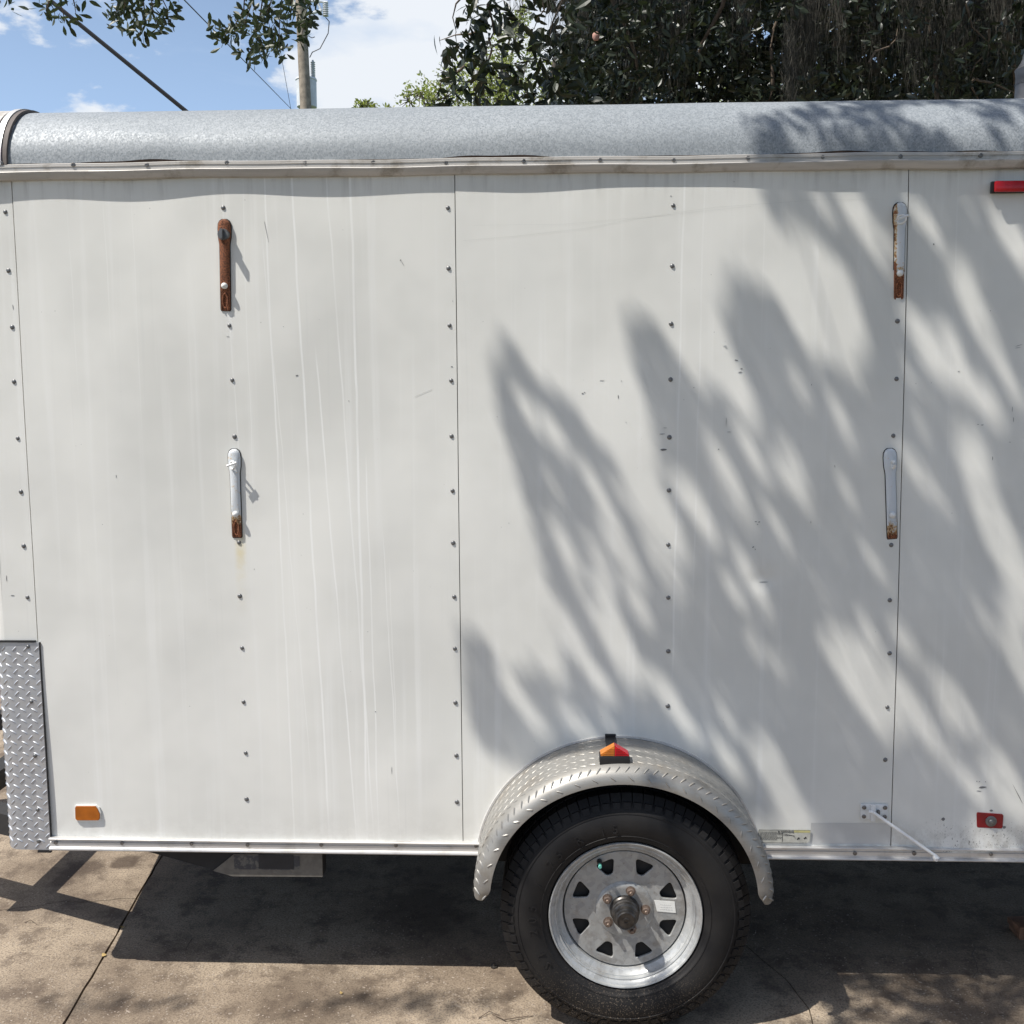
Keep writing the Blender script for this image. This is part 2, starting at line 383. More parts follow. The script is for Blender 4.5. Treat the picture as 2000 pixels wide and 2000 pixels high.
STAND = Matrix.Rotation(pi/2, 4, 'X')      # text standing up, facing -Y

# ------------------------------------------------------------------ ground: slabs, joint, cracks
gb = MB(); gb.box((-300, -300, -.30), (300, 300, -.06)); build('ground', gb, M['grass'], kind='structure', smooth=False)
drive = MB(); drive.box((-7, -9, -.056), (9, 7, -.035)); drive = build('driveway', drive, M['soil'], kind='structure', smooth=False)
def jx(y): return -1.107-.1175*(y-0)+.0015*sin(y*9)+.001*sin(y*31)        # contraction joint line
crk = [onZ(*p) for p in ((0, 1778), (60, 1770), (120, 1762), (180, 1762), (235, 1755), (300, 1757), (380, 1757), (470, 1752), (600, 1744), (700, 1738), (805, 1729), (1000, 1722), (1300, 1716))]
cr2 = [onZ(*p) for p in ((1330, 1760), (1440, 1830), (1500, 1885), (1535, 1912), (1560, 1945), (1580, 1970), (1588, 2000))]
def jag(pts, step, amp, seed):
    out = []; r = random.Random(seed)
    for a, b in zip(pts[:-1], pts[1:]):
        n = max(1, int((b-a).length/step))
        for i in range(n):
            p = a.lerp(b, i/n); out.append(Vector((p.x, p.y+r.uniform(-amp, amp), 0)))
    out.append(pts[-1]); return out
ck = jag([Vector((-7, crk[0].y-.3, 0))]+crk+[Vector((9, 1.3, 0))], .03, .004, 3)
c2 = [Vector((p.x, p.y, 0)) for p in cr2]
left = [p for p in ck if p.x < jx(p.y)-.012]; right = [p for p in ck if p.x > jx(p.y)+.006]
yl, yr = left[-1].y, right[0].y
GAP = .0018
def jl(y, s): return Vector((jx(y)+s*.0036+.0008*sin(y*57+s)+.0006*sin(y*140*s), y, 0))
def jline(y0, y1, s):
    n = max(2, int(abs(y1-y0)/.06)); return [jl(y0+(y1-y0)*i/n, s) for i in range(n+1)]
def slab(poly, nm='slab'):
    n = len(poly); b = MB()
    b.add([(p.x, p.y, 0) for p in poly]+[(p.x, p.y, -.05) for p in poly], [tuple(range(n))]+[(i, (i+1) % n, (i+1) % n+n, i+n) for i in range(n)])
    me = bpy.data.meshes.new(nm); me.from_pydata(b.v, [], b.f)
    bm = bmesh.new(); bm.from_mesh(me); bmesh.ops.recalc_face_normals(bm, faces=bm.faces)
    bmesh.ops.triangulate(bm, faces=[f for f in bm.faces if len(f.verts) > 4])
    for f in bm.faces:
        if abs(f.normal.z) > .5 and f.normal.z < 0 and f.calc_center_median().z > -.01: f.normal_flip()
    bm.to_mesh(me); bm.free(); me.materials.append(M['concrete'])
    return link(nm, me, drive)
G = Vector((0, GAP, 0))
slab([p+G for p in left]+jline(yl+GAP, 7, -1)+[Vector((-7, 7, 0))])
slab([p-G for p in left]+jline(yl-GAP, -9, -1)+[Vector((-7, -9, 0))])
slab([p+G for p in right]+[Vector((9, 7, 0))]+jline(7, yr+GAP, 1))
# front right slab, split by the short second crack beyond its start
def near(p, seq): return min(range(len(seq)), key=lambda i: (seq[i]-p).length)
k = near(c2[0], right); e = Vector((c2[-1].x+.5, -9, 0))
c2j = jag([right[k]]+c2+[e], .03, .003, 5); GX = Vector((.0018, 0, 0))
slab([p-G for p in right[:k+1]]+[p-GX for p in c2j[1:]]+jline(-9, yr-GAP, 1))
slab([p-G for p in right[k:]]+[Vector((9, -9, 0)), ]+[p+GX for p in reversed(c2j[1:])])
# pale pebbles showing in the worn surface
pb = MB(); r = random.Random(12)
for _ in range(4200):
    u = r.uniform(-60, 2060); v = 2040-r.random()**1.1*330
    p = onZ(u, v)
    if p.y > .7 or vn(p.x*2.2, p.y*2.2, 5) < .32+.25*r.random(): continue
    if abs(p.x-jx(p.y)) < .02: continue
    a = r.uniform(.0014, .0038)*(1+.6*(r.random() > .93)); b = a*r.uniform(.45, .8); t = r.uniform(-.9, .9); h = .0009
    n = 7; ring = [(p.x+cos(t)*a*cos(2*pi*i/n)-sin(t)*b*sin(2*pi*i/n), p.y+sin(t)*a*cos(2*pi*i/n)+cos(t)*b*sin(2*pi*i/n), 0.0001) for i in range(n)]
    top = [(p.x+(x-p.x)*.6, p.y+(y-p.y)*.6, h) for x, y, z in ring]
    pb.add(ring+top, [tuple(range(n, 2*n))]+[(i, (i+1) % n, (i+1) % n+n, i+n) for i in range(n)])
build('exposed_pebbles', pb, M['pebble'], drive, kind='stuff')

# ------------------------------------------------------------------ the trailer
T = bpy.data.objects.new('enclosed_trailer', None); C.objects.link(T)
T['label'] = 'white enclosed cargo trailer with riveted side panels, galvanised roof and one spoked wheel'; T['category'] = 'trailer'
XL, XR, WID = -1.335, 2.75, 1.83
TZ, BZ = 2.345, .440     # top and foot of the sheets under the trims
def wav(x, z):
    """how far the sheet lies behind (+) or proud (-) of its plane"""
    a = .0022*sin(5.1*x+1.3)*sin(3.3*z+.5)+.0013*sin(11*x+2*z)+.0010*sin(8*z-3*x)
    top = math.exp(-max(0, 2.345-z)/.10)
    a += top*(.0035+.0045*sin(4.3*x+5.2)*cos(1.9*x+.4)+.0015*sin(13*x))
    low = math.exp(-max(0, z-.45)/.06)*(1 if x > 1.25 else 0)
    a -= low*(.010*max(0, sin((x-1.25)*9)))*min(1, (x-1.25)*5)
    d = (x-.873)**2/.0012+(z-1.233)**2/.0009          # the small dent
    if d < 6: a += .0065*math.exp(-d)*(1.0 if z < 1.233 else .75)
    return max(-.009, min(.012, a+.001))
def sheet(x0, x1, tw0=0, z0=BZ, z1=TZ, lip0=0, lip1=0, nm='side_panel'):
    """tw0: x shift of the left seam at the bottom"""
    gr_ = .0125 if 0 < x0 < 1 else .025; nx = max(3, int((x1-x0)/gr_)); nz = int((z1-z0)/gr_); b = MB(); vs = []; fs = []
    for j in range(nz+1):
        z = z0+(z1-z0)*j/nz; q = (z1-z)/(z1-z0)
        a = x0+lip0*q; c = x1+lip1*q
        for i in range(nx+1):
            x = a+(c-a)*i/nx; e = min(i, nx-i)
            vs.append((x, wav(x, z)+tw0+0, z))
    for j in range(nz):
        for i in range(nx): fs.append((j*(nx+1)+i, j*(nx+1)+i+1, (j+1)*(nx+1)+i+1, (j+1)*(nx+1)+i))
    o = len(vs)                                   # returned edges, 6 mm deep
    for i in (0, nx):
        for dy_ in (0, .006):
            for j in range(nz+1):
                v = vs[j*(nx+1)+i]; vs.append((v[0], v[1]+dy_, v[2]))
    N_ = nz+1
    for j in range(nz):
        fs.append((o+N_+j, o+j, o+j+1, o+N_+j+1)); fs.append((o+2*N_+j, o+3*N_+j, o+3*N_+j+1, o+2*N_+j+1))
    b.add(vs, fs); me = bpy.data.meshes.new(nm); me.from_pydata(b.v, [], b.f)
    for p in me.polygons: p.use_smooth = True
    me.materials.append(M['panel']); return link(nm, me, T)
# carcass behind the sheets, dark
cb = MB(); cb.box((XL+.04, .030, .43), (XR, WID, 2.36)); body = build('body_shell', cb, M['under'], T, smooth=False)
st = MB(); st.box((XL+.05, .0135, .43), (XR-.01, .029, 2.35)); build('seam_backing', st, M['gap'], T, smooth=False)
s2t, s2b = .0185, .0225; s3t, s3b = 1.229, 1.252
P0 = sheet(XL+.035, -1.2035, .0010, nm='corner_panel')
P1 = sheet(-1.2005, s2t-.0012, .0, lip1=s2b-s2t)
P2 = sheet(s2t+.0012, s3t-.0015, -.0012, lip0=s2b-s2t, lip1=s3b-s3t)
P3 = sheet(s3t+.0015, XR, .0, lip0=s3b-s3t)
# rounded front corner post
cp = MB(); pr = [(.0015+.035*(1-sin(a)), XL+.035-.035*cos(a)) for a in [pi/2*i/8 for i in range(9)]]
vs = []; fs = []
for k, z in enumerate((BZ, .9, 1.4, 1.9, TZ)):
    for (y, x) in pr+[(WID/2, XL-.145), (WID, XL)]: vs.append((x, y, z))
n = len(pr)+2
for k in range(4):
    for i in range(n-1): fs.append((k*n+i, k*n+i+1, (k+1)*n+i+1, (k+1)*n+i))
cp.add(vs, fs); build('front_wall', cp, M['panel'], T)
nose = MB(); o_ = [(XL+.02, .004), (XL+.001, .03), (XL-.145, WID/2), (XL, WID), (XL+.1, WID), (XL+.1, .004)]
nose.add([(x, y, z) for z in (.4155, .4395) for x, y in o_], [tuple(range(5, -1, -1)), tuple(range(6, 12))]+[(i, (i+1) % 6, (i+1) % 6+6, i+6) for i in range(6)])
build('nose_floor', nose, M['under'], T, smooth=False)  # unseen floor of the nose, added to block light for its ground shadow
# rivets
rv = MB(); rv.lathe([(.0078, .0012), (.0078, -.0002), (.0068, -.0024), (.0042, -.0042), (.0015, -.0047), (.0002, -.0048)], (0, 0, 0), n=14)
RV = rv.mesh('rivet', M['rivet']); sc_ = MB(); sc_.lathe([(.0072, .001), (.0072, -.0014), (.006, -.0030), (.0035, -.0036), (.0030, -.0022), (.0002, -.0022)], (0, 0, 0), n=14)
SCW = sc_.mesh('rivet', M['screw'])
F = 2000/1932
def rivets(parent, pts, off=0.0, me=RV, Y=None):
    for (a, b) in pts:
        p = onY(a*F, b*F, 0 if Y is None else Y)
        y = wav(p.x, p.z)+off if Y is None else Y
        o = link('rivet', me, parent, (p.x, y, p.z)); o.rotation_euler = (rnd.uniform(-.12, .12), rnd.uniform(0, 6), rnd.uniform(-.12, .12))
        s = rnd.uniform(.74, .88); o.scale = (s, .7, s)
rivets(P1, [(845, 392), (846, 506), (848, 614), (851, 718), (852, 823), (854, 926), (855, 1024), (857, 1126), (858, 1224), (859, 1326), (861, 1426), (862, 1514)])
rivets(P2, [(1270, 388), (1268, 502), (1266, 611), (1265, 716), (1263, 825), (1262, 925), (1261, 1028), (1261, 1128), (1261, 1229), (1260, 1332)], -.0012)
rivets(P2, [(1693, 606), (1691, 715), (1685, 822), (1681, 1028), (1678, 1132), (1678, 1232), (1674, 1334), (1671, 1434)], -.0012)
rivets(P1, [(421, 392), (433, 614), (438, 717), (442, 824), (450, 1024), (452, 1125), (456, 1223), (459, 1325), (463, 1421), (465, 1508)])
rivets(P0, [(8, 399), (14, 510), (22, 617), (26, 720), (33, 827), (39, 928), (44, 1030), (51, 1127)], .001)
# trims
def tw(x): return (.0012*sin(7*x)+.0008*sin(17*x+1), .001*sin(5*x))
tt = MB(); tt.sweepx([(.004, 2.376), (-.004, 2.3755), (-.0062, 2.374), (-.0062, 2.3690), (-.0078, 2.3685), (-.0078, 2.3665), (-.0062, 2.366), (-.0062, 2.3555), (-.0170, 2.3535), (-.0185, 2.3515), (-.018, 2.3485), (-.009, 2.3335), (-.004, 2.332), (.004, 2.332)], XL-.03, XR, tw)
tt = build('top_trim', tt, M['trim_top'], T, ang=25)
rivets(tt, [(138, 311), (277, 311), (428, 307), (575, 307), (704, 306), (841, 307), (988, 304), (1132, 302), (1271, 302), (1411, 298), (1552, 296), (1699, 295), (1850, 293), (2, 308)], 0, SCW, -.0062)
lb = MB(); lb.sweepx([(.004, .4535), (-.011, .4530), (-.0135, .4515), (-.0135, .4490), (-.0115, .4475), (-.0055, .4465), (-.0055, .4405), (-.0085, .4395), (-.0085, .4265), (-.0115, .4245), (-.0155, .4235), (-.0165, .4205), (-.0155, .4175), (-.010, .4155), (.004, .4150)], -1.197, XR, None)
lb = build('bottom_trim', lb, M['trim'], T, ang=25)
rivets(lb, [(105, 1590), (230, 1591), (361, 1592), (467, 1594), (606, 1594), (747, 1595), (898, 1596), (1613, 1610), (1725, 1610), (1870, 1612)], 0, SCW, -.0088)
# galvanised cove roof
def rz(y):
    if y < .21: a = y/.21; return 2.372+.186*sqrt(max(0, 1-(1-a)**2.2))
    return 2.558+.035*sin(pi*(y-.21)/(WID-.42)*.98+.01)
rf = MB(); ys = [.21*(1-cos(pi/2*i/14)) for i in range(15)]+[.21+(WID-.42)*i/10 for i in range(1, 11)]
ys2 = ys+[WID-y for y in reversed(ys[:15])][1:]
vs = []; fs = []; nxr = 160
for i in range(nxr+1):
    x = -1.208+(XR+1.208)*i/nxr
    for y in ys2:
        z = rz(y if y < WID/2 else min(y, WID-.0001)) if y <= WID-.21 else rz(WID-y)
        d = 0
        if y < .05: d = (.006+.0045*max(0, sin(6.3*x+.6)+.5*sin(14*x)+.3*sin(37*x)))*(1-y/.05)*(z < 2.46)
        dent = (.0045*vn(x*4.2, y*14+3, 2)+.004*max(0, vn(x*1.7, y*22, 4)-.55)*2)*min(1, y/.02)
        vs.append((x, y+.002+dent, z+d-.001))
n = len(ys2)
for i in range(nxr):
    for j in range(n-1): fs.append((i*n+j, i*n+j+1, (i+1)*n+j+1, (i+1)*n+j))
rf.add(vs, fs); roof = build('roof', rf, M['roof'], T)
M['brownseal'] = plain('brown_sealant', (.085, .055, .04), .85, 0, .3, 30)
rivet_dark = MB(); rivet_dark.box((XL+.03, .0045, 2.35), (XR, WID-.01, 2.392)); build('roof_gasket', rivet_dark, M['brownseal'], T, smooth=False)
# curved end band over the roof at the front
def band(name, x0, x1, lift, mat, y_end=.55):
    b = MB(); pts = [.0015*0+y for y in ys if y <= y_end]; vs = []; fs = []; P = []
    for i, y in enumerate(pts):
        z = rz(y); P.append(Vector((0, y, z)))
    out = []
    for i, p in enumerate(P):
        d = (P[min(i+1, len(P)-1)]-P[max(i-1, 0)]).normalized(); nrm = Vector((0, -d.z, d.y)); out.append((p+nrm*lift, p-nrm*.004))
    for (a, c) in out: vs += [(x0, a.y, a.z), (x1, a.y, a.z), (x0, c.y, c.z), (x1, c.y, c.z)]
    for i in range(len(out)-1):
        o = i*4; fs += [(o, o+1, o+5, o+4), (o+1, o+3, o+7, o+5), (o+2, o, o+4, o+6)]
    b.add(vs, fs); return build(name, b, mat, T)
band('roof_end_band', -1.238, -1.222, .009, M['trim'], 1.8)
M['seal'] = plain('brown_grey_sealant', (.12, .10, .09), .7)
band('roof_end_seal', -1.2215, -1.2075, .006, M['seal'], 1.8)
band('roof_end_cap', XL-.01, -1.249, .004, M['trim_top'], 1.8)
# diamond plate stone guard at the front corner
def lug(b, c, t, nrm, L=.0115, W=.0030, H=.0021):
    """raised lens; t along, nrm outwards"""
    s_ = nrm.cross(t).normalized(); v = [c+t*L-nrm*.0003, c+t*L*.45+s_*W-nrm*.0003, c-t*L*.45+s_*W-nrm*.0003, c-t*L-nrm*.0003, c-t*L*.45-s_*W-nrm*.0003, c+t*L*.45-s_*W-nrm*.0003, c+t*L*.5+nrm*H, c-t*L*.5+nrm*H]
    b.add(v, [(0, 1, 6), (1, 2, 7, 6), (2, 3, 7), (3, 4, 7), (4, 5, 6, 7), (5, 0, 6)])
gz0, gz1 = .414, 1.040
def gx(z): return -1.197+.004*(1-(z-gz0)/(gz1-gz0))*.3
RC = .05
def gsurf(s):
    """s = distance from the right edge going left round the corner -> (x, y, normal)"""
    flat = (-1.197)-(XL-.004+RC)
    if s < flat: return Vector((-1.197-s, -.0045, 0)), Vector((0, -1, 0))
    a = (s-flat)/RC
    if a < pi/2: return Vector((XL-.004+RC-RC*sin(a), -.0045+RC-RC*cos(a), 0)), Vector((-sin(a), -cos(a), 0))
    return Vector((XL-.004, -.0045+RC+(s-flat-RC*pi/2), 0)), Vector((-1, 0, 0))
gp = MB(); vs = []; fs = []; ss = [i*.006 for i in range(50)]
for s in ss:
    p, nn = gsurf(s); q = p-nn*.003
    cut = .0 if s < .1 else (s-.1)*.25
    vs += [(p.x, p.y, gz0+cut*.2), (p.x, p.y, gz1), (q.x, q.y, gz0+cut*.2), (q.x, q.y, gz1)]
for i in range(len(ss)-1):
    o = i*4; fs += [(o, o+1, o+5, o+4), (o+2, o+6, o+7, o+3), (o, o+4, o+6, o+2), (o+1, o+3, o+7, o+5)]
fs += [(0, 2, 3, 1)]
gp.add(vs, fs); guard = build('stone_guard', gp, M['plate'], T)
lg = MB(); row = 0; z = gz0+.012
while z < gz1-.010:
    s = .008+(.0165 if row % 2 else 0)
    while s < .28:
        p, nn = gsurf(s); t0 = Vector((0, 0, 1)); side = nn.cross(t0)
        t = (t0*.72+side*(.70 if row % 2 else -.70)).normalized()
        if row % 2: t = (t0*.55-side*.83).normalized() if False else (t0*.5+side*.86).normalized()
        c = Vector((p.x, p.y, z)); lug(lg, c, t, nn); s += .033
    z += .0165; row += 1
build('raised_pattern', lg, M['plate'], guard, smooth=True, ang=60, kind='stuff')
rivets(guard, [(53, 1220), (59, 1324), (66, 1426), (71, 1528), (73, 1587)], 0, RV, -.0045)
gl = MB(); gl.box((XL-.012, -.0085, 1.040), (-1.207, .001, 1.0455)); build('guard_edge_strip', gl, M['black'], T, bevel=.001)
gl = MB(); gl.box((-1.236, -.0075, .4065), (-1.196, .002, .4128)); build('guard_foot_strip', gl, M['black'], T)
ge = MB(); ge.box((-1.1968, -.0040, .4145), (-1.1940, .001, 1.040)); build('guard_seal', ge, M['black'], T)

# ---- fender
FX, FZ, FA, FB = .472, .395, .405, .374
fp = [(0.0, 0), (-.10, .0005), (-.188, 0), (-.204, -.002), (-.219, -.009), (-.230, -.020), (-.2355, -.034), (-.2350, -.047), (-.2315, -.0475), (-.2318, -.034), (-.226, -.0225), (-.2155, -.0125), (-.203, -.006), (-.188, -.0035), (-.10, -.003), (0, -.003)]
def fpt(th, off):
    """outer line of the fender in x,z with radial offset"""
    x = cos(th); z = sin(th)
    e = Vector((FX+FA*x, FZ+FB*z)); nn = Vector((x/FA, z/FB)).normalized(); return e+nn*off, nn
th0, th1 = radians(-2), radians(182); NF = 80
fm = MB(); vs = []; fs = []; n = len(fp)
for i in range(NF+1):
    th = th0+(th1-th0)*i/NF; endk = min(1, min(i, NF-i)/2.5)
    for (y, off) in fp:
        yy = y*(1 if endk >= 1 else (.9+.1*endk)); oo = off
        p, nn = fpt(th, oo*(.55+.45*endk)); vs.append((p.x, yy, p.y))
for i in range(NF):
    for j in range(n): fs.append((i*n+j, i*n+(j+1) % n, (i+1)*n+(j+1) % n, (i+1)*n+j))
fs += [tuple(range(n)), tuple(NF*n+j for j in range(n-1, -1, -1))]
fm.add(vs, fs); fender = build('fender', fm, M['fender'], T, ang=40)
fl = MB(); sarc = 0
# arc-length positions
arc = []; prev = None; L = 0
for i in range(401):
    th = th0+(th1-th0)*i/400; p, nn = fpt(th, 0)
    if prev is not None: L += (p-prev).length
    arc.append((L, th)); prev = p
def th_at(l):
    import bisect
    k = bisect.bisect([a[0] for a in arc], l); return arc[min(k, 400)][1]
row = 0; l = .02
while l < L-.012:
    th = th_at(l); p, nn = fpt(th, 0); tan = Vector((-nn.y, 0, nn.x)); N3 = Vector((nn.x, 0, nn.y)); k_ = row % 2
    for q in range(9):
        y = -.012-.0225*q
        if (q+row) % 2: lug(fl, Vector((p.x, y, p.y)), (Vector((0, 1, 0))*.45+tan*(.89 if k_ else -.89)).normalized(), N3, .0112, .0020, .0012)
    Nn = (N3*.62+Vector((0, -.78, 0))).normalized(); W3 = Nn.cross(tan).normalized()      # on the rolled edge
    if row % 2 == 0:
        pp, _ = fpt(th, -.0115); lug(fl, Vector((pp.x, -.2215, pp.y)), (W3*.80+tan*.60).normalized(), Nn, .0135, .0030, .0022)
    if row % 4 == 1:
        pp, _ = fpt(th, -.031); N4 = (N3*.15+Vector((0, -.99, 0))).normalized(); W4 = N4.cross(tan).normalized()
        lug(fl, Vector((pp.x, -.2350, pp.y)), (W4*.62-tan*.78).normalized(), N4, .010, .0026, .0018)
    l += .0130; row += 1
build('raised_pattern', fl, M['fender'], fender, ang=60, kind='stuff')
ff = MB(); vs = []; fs = []
for i in range(NF+1):                                           # flange and sealant bead against the wall
    th = radians(4)+(radians(172))*i/NF
    for (y, off) in ((-.0005, .0), (-.0055, .0008), (-.0052, .006), (.003, .0075)):
        p, nn = fpt(th, off); vs.append((p.x, y, p.y))
for i in range(NF):
    for j in range(3): fs.append((i*4+j, i*4+j+1, i*4+j+5, i*4+j+4))
ff.add(vs, fs); build('fender_flange', ff, M['trim'], fender)
# dark wheel well behind (wall of the body inside the fender arch)
ww = MB(); poly = [(FX+(FA-.012)*cos(radians(a)), max(.405, FZ+(FB-.010)*sin(radians(a)))) for a in range(0, 181, 6)]
ww.prism(poly, -.0215, -.002); build('wheel_well_liner', ww, M['under'], T, smooth=False)

# ---- wheel
WC = Vector((.4800, 0, .3385)); WR = .341
rimm = MB()
rimm.lathe([(.183, -.085), (.175, -.12), (.176, -.150), (.187, -.163), (.1895, -.176), (.1935, -.184), (.2045, -.188), (.2075, -.193), (.2085, -.200), (.2065, -.2035), (.2035, -.2025), (.2015, -.197), (.1945, -.193), (.1925, -.1885), (.1895, -.1890), (.1875, -.1875), (.1865, -.1800), (.1845, -.1795), (.1815, -.172), (.171, -.166), (.169, -.150), (.166, -.10)], WC, n=96)
wheel = build('wheel', rimm, M['rim'], T, ang=40)
# disc with eight vents
cu = bpy.data.curves.new('wheel_disc', 'CURVE'); cu.dimensions = '2D'; cu.fill_mode = 'BOTH'; cu.extrude = .0022; cu.bevel_depth = .0016; cu.bevel_resolution = 2
def spl(pts):
    s = cu.splines.new('POLY'); s.points.add(len(pts)-1); s.use_cyclic_u = True
    for i, (x, y) in enumerate(pts): s.points[i].co = (x, y, 0, 1)
spl([(.1645*cos(2*pi*i/96), .1645*sin(2*pi*i/96)) for i in range(96)])
def rounded(poly, r, n=5):
    out = []
    for i, p in enumerate(poly):
        p = Vector(p); a = Vector(poly[i-1]); b = Vector(poly[(i+1) % len(poly)])
        u1 = (a-p).normalized(); u2 = (b-p).normalized(); hl = min(r, (a-p).length*.45, (b-p).length*.45)
        s0 = p+u1*hl; s1 = p+u2*hl
        for k in range(n+1):
            t = k/n; out.append(tuple((s0*(1-t)**2)+(p*2*t*(1-t))+(s1*t**2)))
    return out
for k in range(8):
    a = radians(22.5+45*k); ca, sa = cos(a), sin(a)
    loc = rounded([(.104, -.010), (.1475, -.031), (.1475, .031), (.104, .010)], .016)
    spl([(x*ca-y*sa, x*sa+y*ca) for x, y in loc])
spl([(.040*cos(2*pi*i/32), .040*sin(2*pi*i/32)) for i in range(32)])
co = bpy.data.objects.new('tmp', cu); C.objects.link(co)
me = bpy.data.meshes.new_from_object(co.evaluated_get(bpy.context.evaluated_depsgraph_get())); bpy.data.objects.remove(co)
me.transform(STAND); me.materials.clear(); me.materials.append(M['disc'])
link('wheel_disc', me, wheel, (WC.x, -.157, WC.z))
dm = MB(); dm.lathe([(.166, -.148), (.155, -.150), (.10, -.138), (.0, -.138)], WC, n=64); build('brake_drum', dm, M['under'], wheel)
hm = MB(); hm.lathe([(.080, -.1612), (.077, -.1635), (.071, -.1665), (.062, -.1665), (.050, -.1645), (.041, -.1635), (.038, -.155)], WC, n=64); build('hub_seat', hm, M['disc'], wheel)
hb = MB(); hb.lathe([(.041, -.150), (.0405, -.172), (.0375, -.176), (.0375, -.186), (.0355, -.1875), (.036, -.190), (.036, -.200), (.034, -.2015), (.0305, -.203), (.0305, -.216), (.0295, -.2185), (.0275, -.2195), (.026, -.2275), (.0235, -.2295), (.0225, -.2290), (.0220, -.2265), (.0095, -.2265), (.0090, -.2285), (.0065, -.2290), (.0060, -.2255), (.0001, -.2255)], WC, n=48)
build('hub', hb, M['hub'], wheel, ang=30)
nm_ = MB(); nm_.lathe([(.0115, .0), (.0115, -.010), (.0095, -.0125), (.0062, -.0128), (.0060, -.0195), (.0045, -.0215), (.0001, -.0215)], (0, 0, 0), n=6)
nm2 = MB(); nm2.lathe([(.014, .001), (.0135, -.0025), (.0105, -.0030), (.0105, -.0135), (.0082, -.0150), (.0055, -.0150), (.0055, -.022), (.0043, -.0235), (.0001, -.0235)], (0, 0, 0), n=12)
NM = nm2.mesh('lug_nut', M['nut'], ang=30)
for k in range(5):
    a = radians(74+72*k); link('lug_nut', NM, wheel, (WC.x+.0575*cos(a), -.1645, WC.z+.0575*sin(a)))
vsn = MB(); a = radians(117); vp = Vector((WC.x+.153*cos(a), 0, WC.z+.153*sin(a)))
vsn.lathe([(.0075, -.160), (.0075, -.167), (.0045, -.170), (.0042, -.186), (.0001, -.1865)], (vp.x, 0, vp.z), n=12); vst = build('valve_stem', vsn, M['black'], wheel)
vsn = MB(); vsn.lathe([(.0050, -.182), (.0052, -.196), (.0040, -.198), (.0001, -.198)], (vp.x, 0, vp.z), n=12); build('valve_cap', vsn, M['teal'], vst)
# white sticker on the disc
sk = MB(); sk.add([(0, 0, 0), (.056, 0, -.0035), (.060, 0, -.036), (.008, 0, -.032), (0, .001, 0), (.056, .001, -.0035), (.060, .001, -.036), (.008, .001, -.032)], [(0, 3, 2, 1), (0, 1, 5, 4), (1, 2, 6, 5), (2, 3, 7, 6), (3, 0, 4, 7)])
sp = onY(1278, 1760, -.167); sk = build('wheel_sticker', sk, M['sticker'], wheel, (sp.x, -.1623, sp.z), smooth=False)
ln = MB(); r = random.Random(4)
for q in range(3):
    x = .017
    while x < .047:
        wd = r.uniform(.002, .006); z = -.011-.0065*q-.06*x; ln.box((x, -.0004, z-.0008), (x+wd, .0, z+.0008)); x += wd+.0022
build('faint_print', ln, M['fade'], sk, smooth=False)
# tyre
ty = MB(); sw = [(.1995, -.150), (.2040, -.183), (.2075, -.1905), (.2115, -.196), (.2135, -.2015), (.218, -.2035), (.227, -.2078), (.2275, -.2094), (.2300, -.2104), (.2310, -.2092), (.245, -.2135), (.262, -.2155), (.280, -.2130), (.2905, -.2095), (.2915, -.2108), (.2945, -.2102), (.2950, -.2078), (.3040, -.2040), (.3120, -.1995)]
back = [(.3120, -.012), (.29, .0), (.26, .006), (.22, .0), (.1995, -.03)]
ty.lathe(sw+[(.3175, -.194), (.3255, -.184), (.3270, -.14), (.3270, -.018)]+back, WC, n=128)
tyre = build('tyre', ty, M['tyre'], wheel, ang=50)
# tread: shoulder blocks and centre ribs, their own geometry
tb = MB(); NB = 70
def blk(a0, a1, y0, y1, r0, r1, y0b=None, skew=0):
    """block between angles, y outer (top) / y0b outer at the root"""
    if y0b is None: y0b = y0
    v = []
    for (a, yy0, yy1, rr) in ((a0, y0b, y1, r0), (a1, y0b, y1, r0), (a0+skew, y0, y1, r1), (a1+skew, y0, y1, r1)):
        v += [(WC.x+rr*cos(a), yy0, WC.z+rr*sin(a)), (WC.x+rr*cos(a), yy1, WC.z+rr*sin(a))]
    # order: 0 a0out r0,1 a0in r0,2 a1out r0,3 a1in r0,4 a0out r1,5 a0in r1,6 a1out r1,7 a1in r1
    tb.add(v, [(0, 2, 6, 4), (1, 5, 7, 3), (4, 6, 7, 5), (0, 4, 5, 1), (2, 3, 7, 6)])
for k in range(NB):
    a = 2*pi*k/NB; d = 2*pi/NB
    blk(a, a+d*.91, -.1800, -.142, .3100, .3400, -.2015)
    blk(a+d*.10, a+d*.78, -.2000, -.188, .3040, .3205, -.2065)
    blk(a, a+d*.91, -.060, -.020, .3100, .3400, -.012)
    for (ya, yb, ph) in ((-.136, -.110, .3), (-.104, -.096, 0), (-.090, -.066, .55)): blk(a+d*ph, a+d*(ph+.92), ya, yb, .3100, .3410)
build('tread_blocks', tb, M['tyre'], tyre, ang=20, kind='stuff')
txt = "ST 205 / 75 R 15"; a0, a1 = radians(213), radians(97)
for i, ch in enumerate(txt):
    if ch == ' ': continue
    a = a0+(a1-a0)*i/(len(txt)-1); tm = text_mesh(ch, .034, M['tyre'], ext=.0013)
    mt = Matrix.Translation((WC.x+.252*cos(a), -.2153, WC.z+.252*sin(a))) @ Matrix.Rotation(-(a-pi/2), 4, 'Y') @ STAND
    tm.transform(mt); link('letter', tm, tyre)
ax = MB(); ax.tube([(WC.x, -.10, WC.z), (WC.x, WID+.1, WC.z)], .03, 10); build('axle', ax, M['under'], T)
fw = MB(); fw.lathe([(.20, -.2), (.29, -.2), (.33, -.15), (.335, -.02), (.29, .0), (.2, 0)], (WC.x, WID+.22, WC.z), n=48); fw.lathe([(.2, -.16), (.0001, -.16)], (WC.x, WID+.22, WC.z), n=24)
